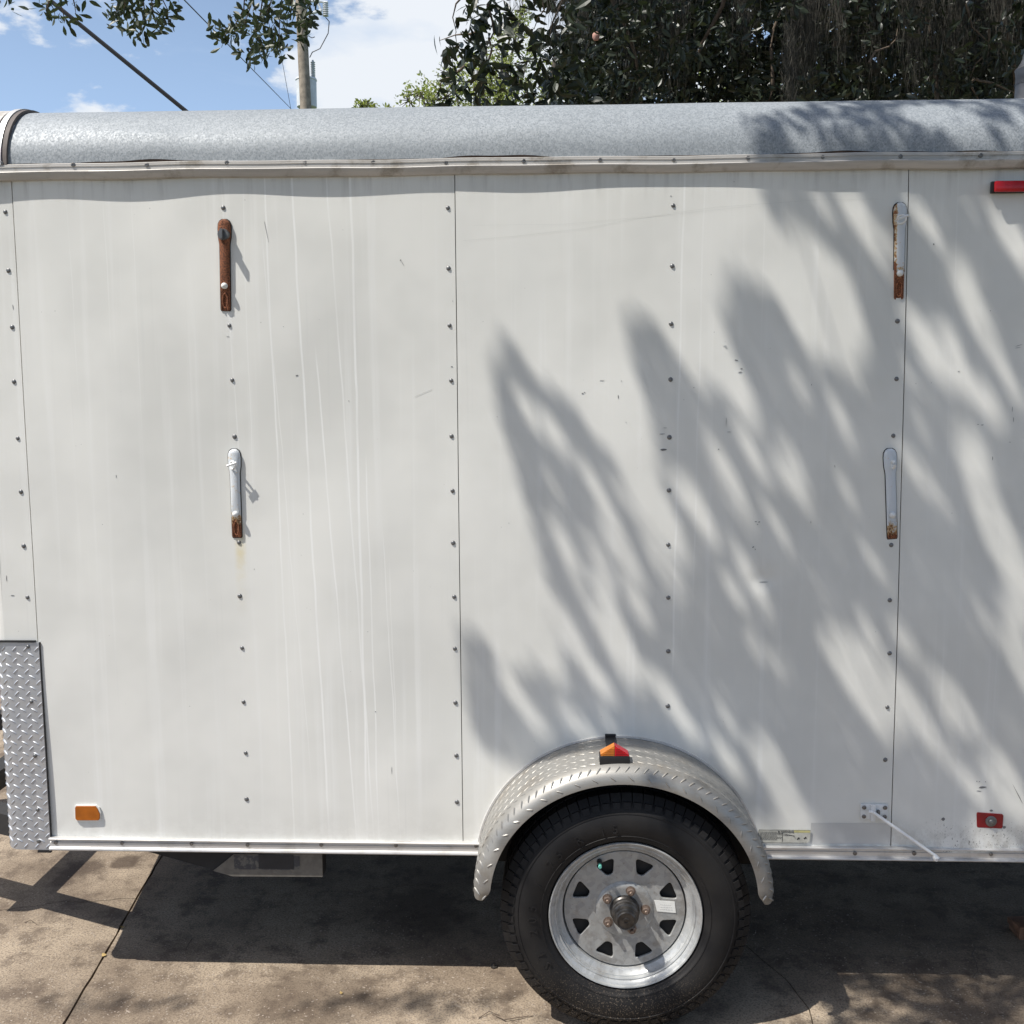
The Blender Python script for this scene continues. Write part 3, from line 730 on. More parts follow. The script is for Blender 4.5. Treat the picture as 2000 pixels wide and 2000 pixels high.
build('far_wheel', fw, M['tyre'], T)

# ---- underbody: cross members and the stepped frame plate
ub = MB()
for x in [(-1.0+i*.41) for i in range(9)]: ub.box((x, .12, .405), (x+.05, WID-.12, .43))
build('cross_members', ub, M['under'], T, smooth=False, kind='stuff')
A_, B_, C_, D_ = onY(245, 1658, .012), onY(455, 1710.5, .012), onY(630, 1711.5, .012), onY(630, 1655, .012)
fpz = MB(); fpz.prism([(A_.x, A_.z+.01), (B_.x, B_.z), (C_.x, C_.z), (D_.x, D_.z+.01)], .014, .06); fpl = build('frame_rail', fpz, M['under'], T, smooth=False)  # rail's shaded part, its darkness put in as a black wedge
M['lit_rail'] = plain('lit_rail_steel', (.15, .138, .118), .7, .2, .15, 60)
E_ = onY(417, 1700, .012); H_ = onY(457, 1668, .012); K_ = onY(630, 1667, .012)
fq = MB(); fq.prism([(H_.x, H_.z), (E_.x, E_.z), (B_.x, B_.z-.0005), (C_.x+.001, C_.z-.0005), (C_.x+.001, K_.z)], .009, .0135); fq = build('lit_rail_face', fq, M['lit_rail'], fpl, smooth=False)  # skylit part of the same rail, its lighter tone put into the colour
def blackened():
    t = NT('peeling_black_decal'); n = t.noise(60, 5, .7); return t.done(t.mix(t.rng(n, .48, .58), (.045, .045, .05), (.12, .115, .10)), .6)
M['peel'] = blackened()
a_, b_ = onY(457, 1671, .009), onY(586, 1699, .009); fd = MB(); fd.box((a_.x, .0078, b_.z), (b_.x, .0088, a_.z)); build('peeling_decal', fd, M['peel'], fq, smooth=False)
a_, b_ = onY(505, 1669, .009), onY(574, 1697, .009); fd = MB(); fd.box((a_.x, .0068, b_.z), (b_.x, .0076, a_.z)); build('dark_label', fd, M['cable'], fq, smooth=False)
# tongue in front (left)
tg = MB()
for (p, q) in (((-1.30, .22, .375), (-3.0, .90, .375)), ((-1.30, 1.61, .375), (-3.0, .93, .375)), ((-1.73, .30, .375), (-1.73, 1.55, .375))):
    p = Vector(p); q = Vector(q); d = (q-p).normalized(); s_ = Vector((-d.y, d.x, 0))*.035; h = Vector((0, 0, .035))
    v = [e+sg*s_+hg*h for e in (p, q) for sg, hg in ((1, 1), (-1, 1), (-1, -1), (1, -1))]
    tg.add(v, [(0, 1, 2, 3), (7, 6, 5, 4), (0, 4, 5, 1), (1, 5, 6, 2), (2, 6, 7, 3), (3, 7, 4, 0)])
tongue = build('tongue', tg, M['under'], T, smooth=False)
jk = MB(); jk.tube([(-2.8, .92, .05), (-2.8, .92, .75)], .03, 12); jk.lathe([(.0, 0), (.08, 0), (.08, .02), (.0, .02)], (-2.8, .92, .0), 'Z', 16); build('jack', jk, M['under'], tongue)

# ---- lamps and reflectors
def refl(name, pxs, Y0, Y1, mat, **k):
    b = MB(); b.prism([(onY(a, c, 0).x, onY(a, c, 0).z) for a, c in pxs], Y1, Y0); return build(name, b, mat, T, smooth=False, bevel=.0008, **k)
refl('amber_reflector', [(149.5, 1574), (187, 1574), (190.5, 1578), (192.5, 1582), (193.6, 1586), (195.5, 1588), (195.5, 1598), (193, 1601.5), (151, 1601.5), (148, 1598), (147.5, 1577)], .004, -.0035, M['amber'])
refl('reflector_frame', [(148, 1572.3), (188, 1572.3), (194, 1577), (197, 1587), (197.3, 1600), (195, 1603.3), (149, 1603.3), (146, 1600), (145.8, 1575)], .004, -.0008, M['sticker'])
rr = refl('red_reflector', [(1909, 1586), (1957, 1589.5), (1959, 1592), (1957.5, 1615), (1955, 1617.5), (1909, 1615.5), (1907, 1613), (1907, 1588)], .004, -.0032, M['red'])
q = onY(1935.5, 1604, -.004); wb = MB(); wb.lathe([(.0155, .002), (.0155, -.0028), (.0145, -.0034), (.0075, -.0034), (.0072, -.006), (.0055, -.0085), (.0001, -.0095)], (0, 0, 0), n=24); build('washer_bolt', wb, M['rivet'], rr, (q.x, -.003, q.z))
# red clearance lamp at the top right
b0 = onY(1934, 378, 0); b1 = onY(1934, 355, 0); mk = MB(); mk.box((b0.x, -.007, b0.z), (b0.x+.165, .004, b1.z)); mk = build('clearance_lamp', mk, M['black'], T, bevel=.002)
ml = MB(); ml.box((b0.x+.004, -.021, b0.z+.001), (b0.x+.161, -.009, b1.z-.001)); build('red_lens', ml, M['lensred'], mk, bevel=.004)
# fender lamp on its black bracket
Yf = -.165; c0 = onY(1197, 1478, Yf); zt = c0.z
fbk = MB(); p1 = fpt(pi/2, 0)[0]; topz = p1.y
fbk.add([(FX-.020, 0, 0)]*0, [])
fbk.box((.452-.0, -.150, topz-.001), (.452+.0, -.150, topz))if False else None
xc = onY(1197, 1470, -.12).x
fbk.box((xc-.0155, -.165, topz-.001), (xc+.0155, -.004, topz+.004)); fbk.box((xc-.0155, -.0055, topz), (xc+.0155, -.001, topz+.012))
fbk.box((xc-.040, -.202, topz-.006), (xc+.040, -.160, topz+.017))
fbk = build('fender_lamp', fbk, M['black'], T, bevel=.0015)
for sg, mt_, nm_k in ((-1, M['lensamber'], 'amber_lens'), (1, M['lensred'], 'red_lens')):
    b = MB(); prf = [(0, .044), (.037, .0215), (.037, .0165), (0, .0165)]
    vs = []
    for y in (-.198, -.164):
        for (dx, z) in prf:
            yy = y+(.004 if z > .03 and y < -.18 else (-.004 if z > .03 else 0)); vs.append((xc+sg*(dx+.0004), yy, topz+z))
    b.add(vs, [(0, 1, 2, 3), (7, 6, 5, 4), (0, 4, 5, 1), (1, 5, 6, 2), (2, 6, 7, 3), (3, 7, 4, 0)])
    for i in range(5):                       # moulded ribs on the front face
        zz = .0185+i*.0042; wdt = .036*(1-(zz-.0215)/.0225) if zz > .0215 else .036
        y = -.1988+.004*(zz-.0165)/.0275
        x_a, x_b = sorted((xc+sg*.002, xc+sg*max(.004, wdt*.93))); b.box((x_a, y-.0006, topz+zz), (x_b, y+.001, topz+zz+.0016))
    build(nm_k, b, mt_, fbk, smooth=False)
sm = MB(); sm.lathe([(.0045, 0), (.004, .0015), (.0001, .002)], (xc, -.080, topz+.004), 'Z', 12); build('screw', sm, M['rivet'], fbk)

# ---- four upright brackets (hook, knob, scooped foot)
def bracket(u, v0, v1, mat, hook, label, lean=0.0):
    top = onY(u[0], v0, 0); bot = onY(u[1], v1, 0); ctr = (top+bot)/2; L = (top-bot).length/2
    yb = wav(ctr.x, ctr.z)
    b = MB(); pr = []
    for (zf, hw) in ((-1, .0105), (-.96, .0128), (-.7, .0132), (-.3, .0132), (.1, .0132), (.45, .0134), (.6, .0165), (.8, .0175), (.90, .0162), (.96, .0125), (1.0, .0052)):
        pr.append((zf*L, hw))
    cross = [(-1, .0), (-1, -.006), (-.86, -.0095), (-.5, -.0125), (0, -.0135), (.5, -.0125), (.86, -.0095), (1, -.006), (1, 0)]
    vs = []; fs = []; n = len(cross)
    for i, (z, hw) in enumerate(pr):
        k = 1 if 0 < i < len(pr)-1 else .55
        if z < -.55*L: k *= .75
        for (cx, cy) in cross:
            dep = cy*k
            if z < -.6*L and abs(cx) < .6: dep *= .35          # scooped foot
            vs.append((cx*hw, dep, z))
    for i in range(len(pr)-1):
        for j in range(n-1): fs.append((i*n+j, i*n+j+1, (i+1)*n+j+1, (i+1)*n+j))
    fs += [tuple(range(n)), tuple((len(pr)-1)*n+j for j in range(n-1, -1, -1))]
    b.add(vs, fs)
    o = build('hook_bracket', b, mat, T, (ctr.x, yb, ctr.z), ang=50, label=label)
    o.rotation_euler = (0, atan2(top.x-bot.x, top.z-bot.z)-lean, 0)
    # gasket behind
    g = MB(); g.prism([((hw+.0022)*s_, z*1.012) for s_, seq in ((1, pr), (-1, list(reversed(pr)))) for z, hw in seq], -.002, .004); build('gasket', g, M['gap'], o, smooth=False)
    sc2 = MB(); sc2.tube([(.0072*cos(a), -.0065-.001*cos(a), -.78*L+.020*sin(a)) for a in [2*pi*i/16 for i in range(17)]], .0019, 6, cap=False); build('scoop_rim', sc2, mat, o)
    kn = MB(); kn.lathe([(.0085, .004), (.0085, -.002), (.0075, -.0055), (.0045, -.0085), (.0001, -.0095)], (0, -.0115, -.46*L), n=18)
    build('knob', kn, M['rivet'] if hook == 'screw' else (M['whitemet'] if mat is not M['rusty'] else M['sticker']), o)
    h = MB(); zt = .66*L
    if hook == 'plug':
        h.tube([(0, -.008, zt), (0, -.019, zt)], [.0165, .0145], 18); hm_ = M['rivet']
        h.box((-.003, -.036, zt-.0125), (.003, -.018, zt+.0125))
    elif hook == 'eye':
        h.tube([(.002, -.011-.011*(1-cos(a)), zt+.009*sin(a)) for a in [2*pi*i/14 for i in range(15)]], .0042, 8); hm_ = M['whitemet']
    else:
        h.tube([(-.010+.010*(1-cos(a))*.9, -.009-.010*(1-cos(a)), zt-.002+.011*sin(a)) for a in [2*pi*i/16 for i in range(17)]], .0028, 8); hm_ = M['whitemet']
        h.tube([(-.013, -.031, zt-.003), (.013, -.028, zt+.006)], .0034, 8)
    build('hook', h, hm_, o, ang=40)
    return o
bracket((439, 455-13), 429, 607, M['rusty'], 'plug', 'rust-eaten bracket at the upper left')
bracket((457, 463), 877, 1050, M['rust_low'], 'loop', 'white bracket with a rusted foot and a rust run below it')
bracket((1758, 1755), 396, 585, M['rust_side'], 'loop', 'white bracket with rust down its left edge')
bracket((1737, 1742), 876, 1052, M['rust_foot'], 'eye', 'white bracket with only its foot rusted')

# ---- door holdback: plate, screws, rod
a_, b_ = onY(1681, 1570, 0), onY(1733, 1600, 0)
hp = MB(); hp.box((a_.x, -.004, b_.z), (b_.x, .003, a_.z)); xm = (a_.x+b_.x)/2; zm = (a_.z+b_.z)/2
hp.box((xm-.012, -.012, b_.z-.003), (xm+.002, -.0035, a_.z+.001))
hp = build('door_holder', hp, M['whitemet'], P2, bevel=.0025)
for dx in (a_.x+.009, b_.x-.009):
    for dz in (b_.z+.009, a_.z-.009): link('screw', SCW, hp, (dx, -.004, dz)).scale = (.85, 1, .85)
e0, e1 = onY(1706, 1587, -.016), onY(1826, 1671, -.030)
rd = MB(); rd.tube([e0, e0.lerp(e1, .5), e1], .0048, 10); rd.tube([e0+Vector((-.012, .004, .002)), e0], .004, 8)
d = (e1-e0).normalized(); rd.tube([e1-d*.002, e1+d*.004+Vector((0, 0, -.004)), e1+Vector((.002, 0, -.015))], [.006, .0095, .006], 12)
M['rodpaint'] = plain('bright_white_rod_paint', (.86, .86, .84), .35, 0, .03)
build('holdback_rod', rd, M['rodpaint'], hp)
bs = MB(); bs.box((xm+.006, -.014, zm-.004), (xm+.013, -.004, zm+.008)); build('latch_stud', bs, M['rivet'], hp, bevel=.001)

# ---- printed warning label and faded decal patch
a_, b_ = onY(1481, 1619, 0), onY(1582, 1645.5, 0); W_, H_2 = b_.x-a_.x, a_.z-b_.z
lab = MB(); lab.add([(0, 0, 0), (W_, 0, 0), (W_-.001, 0, -H_2*.75), (W_*.94, 0, -H_2), (0, 0, -H_2)]+[(0, .0012, 0), (W_, .0012, 0), (W_-.001, .0012, -H_2*.75), (W_*.94, .0012, -H_2), (0, .0012, -H_2)], [(0, 4, 3, 2, 1)]+[(i, (i+1) % 5, (i+1) % 5+5, i+5) for i in range(5)])
M['stickerold'] = plain('aged_sticker', (.50, .495, .44), .6, 0, .12, 60)
yl_ = min(wav(a_.x+W_*i/10, (a_.z+b_.z)/2) for i in range(11))-.0042
lab = build('warning_label', lab, M['stickerold'], P2, (a_.x, yl_, a_.z), smooth=False)
ln = MB(); t_ = .0007
for (x0, x1, z0, z1) in ((0, W_, -t_, 0), (0, W_*.94, -H_2, -H_2+t_), (0, t_, -H_2, 0), (W_*.46, W_*.46+t_*.8, -H_2+.003, -.009)): ln.box((x0+.001, -.0005, z0), (x1-.001 if x1 > .01 else x1+.001, 0.0001, z1))
r = random.Random(9)
for (cx0, cx1, zz0, n_) in ((.03, .44, -.007, 7), (.48, .68, -.013, 2)):
    for q in range(n_):
        x = W_*cx0; z = zz0-q*.0038
        while x < W_*cx1*(1 if q % 3 else .8):
            wd = r.uniform(.002, .007); ln.box((x, -.0005, z-.0006), (x+wd, 0.0001, z+.0006)); x += wd+.0012
arcp = [(W_*.52+.028*sin(radians(t)), -.0135-.010*(1-cos(radians(t)))*1.2) for t in range(0, 100, 12)]
ln.tube([(x, -.0003, z) for x, z in arcp], .0005, 4)
for (x, z) in ((.74, -.026), (.87, -.024)):
    ln.box((W_*x, -.0005, z-.001), (W_*x+.009, 0.0001, z+.0006)); ln.box((W_*x+.003, -.0005, z), (W_*x+.007, 0.0001, z+.004)); ln.lathe([(.0022, -.0005), (.0001, -.0005)], (W_*x+.002, 0, z-.001), n=8)
build('printed_lines', ln, M['ink'], lab, smooth=False)
yb_ = MB(); yb_.box((W_*.68, -.0004, -.0075), (W_-.002, 0.0001, -.0012)); build('yellow_band', yb_, M['yellow'], lab, smooth=False)
tm = text_mesh('\u25B2WARNING', .0075, M['ink'], sx=1.05); tm.transform(STAND); link('lettering', tm, lab, (W_*.52, -.0009, -.0052))
a_, b_ = onY(1584, 1607, 0), onY(1739, 1650, 0)
fd = MB(); nx = 20; vs = [(a_.x+(b_.x-a_.x)*i/nx, wav(a_.x+(b_.x-a_.x)*i/nx, z)-.0019, z) for z in (b_.z, (a_.z+b_.z)/2, a_.z) for i in range(nx+1)]
fs = [(j*(nx+1)+i, j*(nx+1)+i+1, (j+1)*(nx+1)+i+1, (j+1)*(nx+1)+i) for j in range(2) for i in range(nx)]
fd.add(vs, fs); build('faded_decal', fd, M['fade'], P2)
# ---- scuffs and small holes
def mark(parent, u, v, L, W, ang=0.0, mat='scuff', off=0.0):
    p = onY(u, v, 0); b = MB(); ca, sa = cos(ang), sin(ang); pts = []
    sh = [(-1, 0), (-.5, .8), (.1, 1), (.7, .6), (1, .1), (.5, -.7), (-.3, -1)]
    for (x, z) in sh:
        x = x*L*(1+rnd.uniform(-.15, .15)); z = z*W*(1+rnd.uniform(-.3, .3)); X = p.x+x*ca-z*sa; Z = p.z+x*sa+z*ca
        pts.append((X, wav(X, Z)+off, Z))
    return pts
marks = {}
def scratch(parent, pts, w_, off):
    b = MB(); P = [onY(a, c) for a, c in pts]; vs = []
    for a, c in zip(P[:-1], P[1:]):
        for i in range(6):
            p = a.lerp(c, i/6); vs += [(p.x, wav(p.x, p.z)+off, p.z), (p.x, wav(p.x, p.z)+off, p.z+w_)]
    b.add(vs, [(2*i, 2*i+2, 2*i+3, 2*i+1) for i in range(len(vs)//2-1)]); build('scratch', b, M['fade'], parent, smooth=False, kind='stuff')
scratch(P2, [(905, 470), (1000, 462), (1150, 445), (1250, 425), (1400, 405), (1600, 390), (1740, 388)], .0004, -.0021)
scratch(P2, [(925, 440), (1100, 438), (1300, 420), (1500, 400)], .0003, -.0021)
scratch(P1, [(810, 775), (850, 758)], .0012, -.0009)
def addmark(pn, *a, **k):
    marks.setdefault(pn, MB()); pts = mark(None, *a, **k); n = len(pts)
    marks[pn].add(pts+[(x, y+.0006, z) for x, y, z in pts], [tuple(range(n-1, -1, -1))]+[(i, (i+1) % n, (i+1) % n+n, i+n) for i in range(n)])
def crop(cx, cy): return 900+cx*.5694, 350+cy*.5694
o2 = -.0022
for (cx, cy, L, W, a) in ((945, 621, .0055, .0014, -.2), (962, 650, .004, .0008, 0), (958, 662, .006, .0007, .1), (418, 735, .003, .0012, .1), (424, 731, .002, .001, 0), (540, 745, .001, .005, .1), (484, 690, .007, .0004, 0), (551, 692, .0015, .0006, 0), (567, 834, .001, .001, 0),
        (695, 928, .010, .0028, 0), (690, 874, .009, .0008, .05), (700, 853, .006, .0005, 0), (910, 830, .0004, .012, 0), (920, 867, .007, .0006, 0), (884, 926, .0025, .0013, 0), (1012, 1175, .004, .001, 0), (1024, 1176, .003, .0012, .3), (1018, 1184, .002, .001, 0), (1003, 1262, .0035, .0014, .3), (1010, 1270, .001, .002, 0),
        (799, 715, .0012, .0012, 0), (125, 815, .001, .001, 0), (165, 1179, .001, .001, 0), (1203, 705, .0006, .0022, 0), (1283, 985, .0006, .003, 0.2), (1201, 1177, .0005, .003, 0), (905, 572, .005, .0004, .2), (910, 578, .004, .0004, -.3), (720, 58, .0025, .0006, 0), (1040, 1383, .014, .0006, 0)):
    addmark(P2, *crop(cx, cy), L, W, a, off=o2)
for (cx, cy, L, W, a) in ((1624, 223, .0022, .0022, 0), (1817, 451, .0012, .0012, 0), (1775, 841, .003, .0009, 0), (1790, 843, .004, .0009, .1), (1893, 790, .0005, .008, 0), (1897, 825, .0005, .008, .1), (1885, 902, .004, .0005, 0), (1825, 958, .0008, .006, 0), (1708, 659, .003, .0005, 0), (1915, 570, .010, .0005, .3), (1912, 578, .009, .0005, .1), (1684, 1145, .001, .001, 0)):
    addmark(P3, *crop(cx, cy), L, W, a, off=-.0008)
for (u, v, L, W, a) in ((1919, 1538, .011, .0032, .1), (1912, 1545, .008, .0009, -.1), (1908, 1526, .0016, .0012, 0), (1913, 1526.5, .0016, .0012, 0), (1925, 1527, .0016, .0012, 0), (1842, 1600, .0055, .0052, 0), (1936, 1583, .0050, .0042, 0), (1961, 1615, .0048, .0040, 0), (1990, 1555, .0011, .032, .5)):
    addmark(P3, u, v, L, W, a, off=-.0008)
for (u, v, L, W, a) in ((580, 733, .004, .0014, .3), (782, 508, .002, .0016, 0), (786, 514, .0006, .007, .5), (681, 783, .0015, .001, .4), (520, 450, .0004, .03, .18), (227, 930, .0004, .004, 0), (733, 1390, .002, .001, .3), (765, 1505, .0004, .010, 0), (882, 716, .003, .001, 0), (884, 588, .001, .001, 0), (496, 1112, .001, .001, 0), (250, 1655-9, .0008, .004, 0), (592, 1004, .001, .0008, 0), (554, 638, .0009, .0009, 0), (445, 657, .004, .0003, 0)):
    addmark(P1, u, v, L, W, a, off=-.0009)
for (u, v, L, W, a) in ((24, 1163, .006, .001, 0), (12, 1130, .0006, .008, 0), (24, 600, .0006, .008, .1)): addmark(P0, u, v, L, W, a, off=0)
for pn, b in marks.items(): build('scuff_marks', b, M['scuff'], pn, smooth=False, kind='stuff')

# ---- roof vent at the right edge
vb = onY(2006, 190, .42); vz = rz(.42)
vt = MB(); vt.lathe([(.060, -.02), (.058, .012), (.036, .030), (.034, .10), (.030, .10)], (vb.x, .42, vz), 'Z', 24)
M['vent'] = plain('dark_grey_vent_plastic', (.13, .13, .135), .5, 0, .3, 20)
vt = build('roof_vent', vt, M['vent'], T)
vh = MB(); vh.tube([(vb.x, .42, vz+.09), (vb.x-.002, .42, vz+.125), (vb.x+.010, .42, vz+.150), (vb.x+.035, .42, vz+.155), (vb.x+.055, .42, vz+.130)], [.036, .037, .038, .038, .038], 18, cap=False)
build('vent_hood', vh, M['vent'], vt)
rs = MB(); rs.tube([Vector((1.28+i*.07, .30-.024*i, rz(max(0.02, .30-.024*i))+.002)) for i in range(10)], .002, 5); build('roof_seam', rs, M['trim_top'], roof)

# ------------------------------------------------------------------ small things on the ground
q = onZ(2004, 1836); wbk = MB(); wbk.box((-.022, -.03, 0), (.11, .045, .022)); wbk = build('timber_block', wbk, M['wood'], None, (q.x, q.y+.03, .0), bevel=.002)
wbk['label'] = 'reddish sawn timber block in the shade under the trailer at the right edge'; wbk['category'] = 'block'
wb2 = MB(); wb2.box((-.028, -.032, .0235), (.10, .040, .044)); wb2 = build('timber_block', wb2, M['wood'], None, (q.x, q.y+.03, .0), bevel=.002)
wb2['label'] = 'thinner brown board lying on top of the timber block under the trailer'; wb2['category'] = 'block'
wb2.rotation_euler = (0, 0, .12)
q = onZ(965, 1889); bl = MB(); bl.lathe([(.0001, 0), (.011, 0), (.011, .004), (.005, .0045), (.0045, .012), (.0001, .0125)], (0, 0, 0), 'Z', 8); bl = build('loose_bolt', bl, M['hub'], None, (q.x, q.y, .0005))
bl['label'] = 'small dark bolt lying on the concrete just left of the tyre'; bl['category'] = 'bolt'
def twig(pts, r, lab):
    P = [onZ(a, b) for a, b in pts]; c = P[0].copy(); b = MB()
    P = [p-c+Vector((0, 0, r+.0005+.006*sin(pi*i/(len(P)-1)))) for i, p in enumerate(P)]; b.tube(P, [r]*(len(P)-1)+[r*.5], 5)
    o = build('fallen_twig', b, M['twig'], None, (c.x, c.y, 0)); o['label'] = lab; o['category'] = 'twig'; o['group'] = 'twigs fallen on the concrete'
twig([(285, 1838), (295, 1842), (308, 1841)], .0014, 'tiny twig in the trailer shadow right of the slab joint')
twig([(362, 1856), (370, 1845), (375, 1838), (374, 1830)], .0016, 'short hooked twig in the middle of the trailer shadow')
twig([(962, 1982), (985, 1996), (1010, 1992), (1042, 1985)], .0016, 'dry twig with a bend on the sunlit concrete left of the tyre')
twig([(935, 1990), (955, 1980), (975, 1984)], .0013, 'fine dry twig lying nearest the picture corner beside a longer bent one')
twig([(1905, 1850), (1898, 1868), (1906, 1885), (1909, 1900), (1900, 1910)], .0014, 'pale curled stem on the dappled concrete at the right')
twig([(48, 1803), (60, 1801), (72, 1806)], .0012, 'tiny twig on the left slab in the sun')
twig([(1950, 1982), (1968, 1985), (1985, 1984)], .0014, 'thin dark twig at the lower right corner of the concrete')

def litter(u, v, lab, L):
    q = onZ(u, v); b = MB(); n = 8; a0 = rnd.uniform(0, 6)
    ring = [(L*cos(2*pi*i/n)*.5, L*.28*sin(2*pi*i/n)*(1 if i != 2 else 1.3), .003+.002*cos(4*pi*i/n)) for i in range(n)]
    b.add(ring+[(0, 0, .001)], [(i, (i+1) % n, n) for i in range(n)]); o = build('fallen_leaf', b, M['litter'], None, (q.x, q.y, .0006)); o.rotation_euler.z = a0
    o['label'] = lab; o['category'] = 'leaf'
litter(203, 1867, 'small yellow dead leaf lying by the slab joint at the lower left', .022)
litter(240, 1812, 'pale crumb of dead leaf in the slab joint beside the shadow corner', .017)
litter(667, 1941, 'tiny brown dead leaf on the sunlit concrete below the trailer shadow', .014)
# ------------------------------------------------------------------ utility pole, wires
pd_ = 26.0; Yp = CAM.y+pd_
pb_ = onY(597, 205, Yp); pt_ = onY(587, 0, Yp)
pl = bpy.data.objects.new('utility_pole', None); C.objects.link(pl); pl['label'] = 'weathered wooden utility pole with a transformer rising behind the trailer roof'; pl['category'] = 'pole'
dx = (pt_.x-pb_.x)/(pt_.z-pb_.z)
def ax_(z): return pb_.x+dx*(z-pb_.z)
b = MB(); b.tube([(ax_(0), Yp, 0), (ax_(5), Yp, 5), (ax_(12), Yp, 12)], [.17, .155, .125], 14); build('shaft', b, M['pole'], pl)
zt0 = onY(615, 205, Yp).z; zt1 = onY(615, 143, Yp).z
b = MB(); tx = onY(593, 170, Yp).x; b.lathe([(.0, 0), (.20, 0), (.245, .03), (.25, zt1-zt0-.1), (.265, zt1-zt0-.08), (.255, zt1-zt0-.04), (.10, zt1-zt0), (.0, zt1-zt0+.01)], (tx, Yp-.0+.30, zt0), 'Z', 28); tr = build('transformer', b, M['tank'], pl)
b = MB()
for (u, hh) in ((607, .42), (583, .30)):
    x = onY(u, 140, Yp).x; b.lathe([(.03, 0)]+[(rr, k*.045+.02*(i)) for k in range(int(hh/.045)) for i, rr in enumerate((.062, .035))]+[(.02, hh)], (x, Yp+.25, zt1-.03), 'Z', 14)
build('bushing', b, M['tank'], tr)
b = MB(); z1 = onY(600, 30, Yp).z
b.tube([(ax_(z1), Yp, z1), (onY(628, 26, Yp).x, Yp, z1+.1)], .035, 8); b.tube([(ax_(z1+.3), Yp, z1+.35), (onY(640, 5, Yp).x, Yp, z1+.3)], .03, 8); b.tube([(onY(620, 5, Yp).x, Yp, z1+.3), (onY(628, 26, Yp).x, Yp, z1+.1)], .03, 6)
b.lathe([(.02, 0)]+[(rr, k*.05+.025*i) for k in range(7) for i, rr in enumerate((.075, .045))], (onY(636, 30, Yp).x, Yp, z1-.02), 'Z', 12)
build('cutout_bracket', b, M['tank'], pl)
b = MB(); b.tube([onY(636, 34, Yp), onY(643, 42, Yp), onY(641, 65, Yp), onY(625, 95, Yp), onY(610, 102, Yp), onY(605, 112, Yp+.2)], .012, 5); build('jumper_wire', b, M['cable'], pl)
b = MB(); b.tube([onY(602, 70, Yp), onY(609, 74, Yp), onY(615, 72, Yp)], .01, 5); build('step_bolt', b, M['cable'], pl)
def wire(p, q, r, name, lab, cat, sag=0.0, mat='cable'):
    b = MB(); n = 16; b.tube([Vector(p).lerp(Vector(q), i/n)-Vector((0, 0, sag*4*(i/n)*(1-i/n))) for i in range(n+1)], r, 6)
    o = build(name, b, M[mat], None); o['label'] = lab; o['category'] = cat; return o
def ext(a, b, ka, kb): return a+(a-b)*ka, b+(b-a)*kb
p, q = ext(onY(360, 0, 9.0), onY(563, 207, 23.0), .25, .12)
wire(p, q, .007, 'overhead_wire', 'thin overhead wire running down from the upper left to the pole', 'wire')
p, q = ext(onY(535, 30, 24.0), onY(567, 207, 24.0), 1.2, .6)
wire(p, q, .006, 'service_wire', 'faint thin wire just left of the utility pole', 'wire')
p = onY(92, -4, 2.3); q = onY(357, 212, 2.4); d = q-p
g0 = p+d*((0-p.z)/d.z) if d.z else q
wire(p-d*1.4, g0, .0105, 'guy_cable', 'thick dark slanting cable crossing the sky at the upper left', 'cable')

# ------------------------------------------------------------------ leaves
def leaf_geo(L=.06, W=.011, curl=.12):
    """leaf along +X, lying in XY, folded at the midrib"""
    st = [(0, .05), (.25, .55), (.55, 1.0), (.82, .75), (1, .0)]
    vs = []; fs = []
    for (t, w_) in st:
        z = -curl*L*t*t
        vs += [(t*L, -W*w_, z+.22*W*w_), (t*L, 0, z), (t*L, W*w_, z+.22*W*w_)]
    for i in range(len(st)-1):
        o = i*3; fs += [(o, o+3, o+4, o+1), (o+1, o+4, o+5, o+2)]
    return vs, fs
def simple_leaf(L, W): return [(0, 0, 0), (.55*L, -W, .1*W), (L, 0, -.1*L), (.55*L, W, .1*W)], [(0, 1, 2), (0, 2, 3)]
def rot_to(d, roll, r):
    d = d.normalized(); q = d.to_track_quat('X', 'Z'); return q.to_matrix().to_4x4() @ Matrix.Rotation(roll, 4, 'X')
def put_leaf(mb, geo, p, d, roll, s=1.0):
    mt = Matrix.Translation(p) @ rot_to(d, roll, None) @ Matrix.Scale(s, 4); mb.add([mt @ Vector(v) for v in geo[0]], geo[1])
def rdir(r, up=0.0):
    while 1:
        v = Vector((r.uniform(-1, 1), r.uniform(-1, 1), r.uniform(-1, 1)))
        if .05 < v.length < 1: v.normalize(); v.z += up; return v.normalized()
def mesh_geo(name, geo, mat):
    b = MB(); b.add(*geo); return b.mesh(name, mat, 'leaf')

# ---- the oak: trunk behind the camera to the right, limbs reaching over the trailer
oak = bpy.data.objects.new('oak_tree', None); C.objects.link(oak); oak.location = (4.2, -5.0, 0)
oak['label'] = 'leafy oak whose drooping twigs hang into the sky above the left end of the trailer'; oak['category'] = 'tree'
OO = Vector(oak.location)
def part(name, mb, mat, parent, origin, **k): 
    mb.v = [tuple(Vector(v)-origin) for v in mb.v]; return build(name, mb, mat, parent, **k)
b = MB(); b.tube([(4.2, -5.0, 0), (4.15, -5.0, 1.0), (4.1, -4.95, 2.6), (3.8, -4.8, 4.4), (3.4, -4.6, 6.0)], [.42, .30, .26, .22, .17], 16); part('trunk', b, M['bark'], oak, OO)
limbA = [Vector(p) for p in ((3.7, -4.75, 4.6), (2.2, -3.9, 5.5), (.8, -3.0, 5.8), (-.5, -2.3, 5.7), (-1.6, -1.9, 5.6))]
limbB = [Vector(p) for p in ((3.4, -4.6, 6.0), (2.2, -2.6, 6.8), (1.0, -.6, 6.6), (.1, .9, 5.6), (-.6, 1.5, 4.7), (-.9, 1.6, 4.1))]
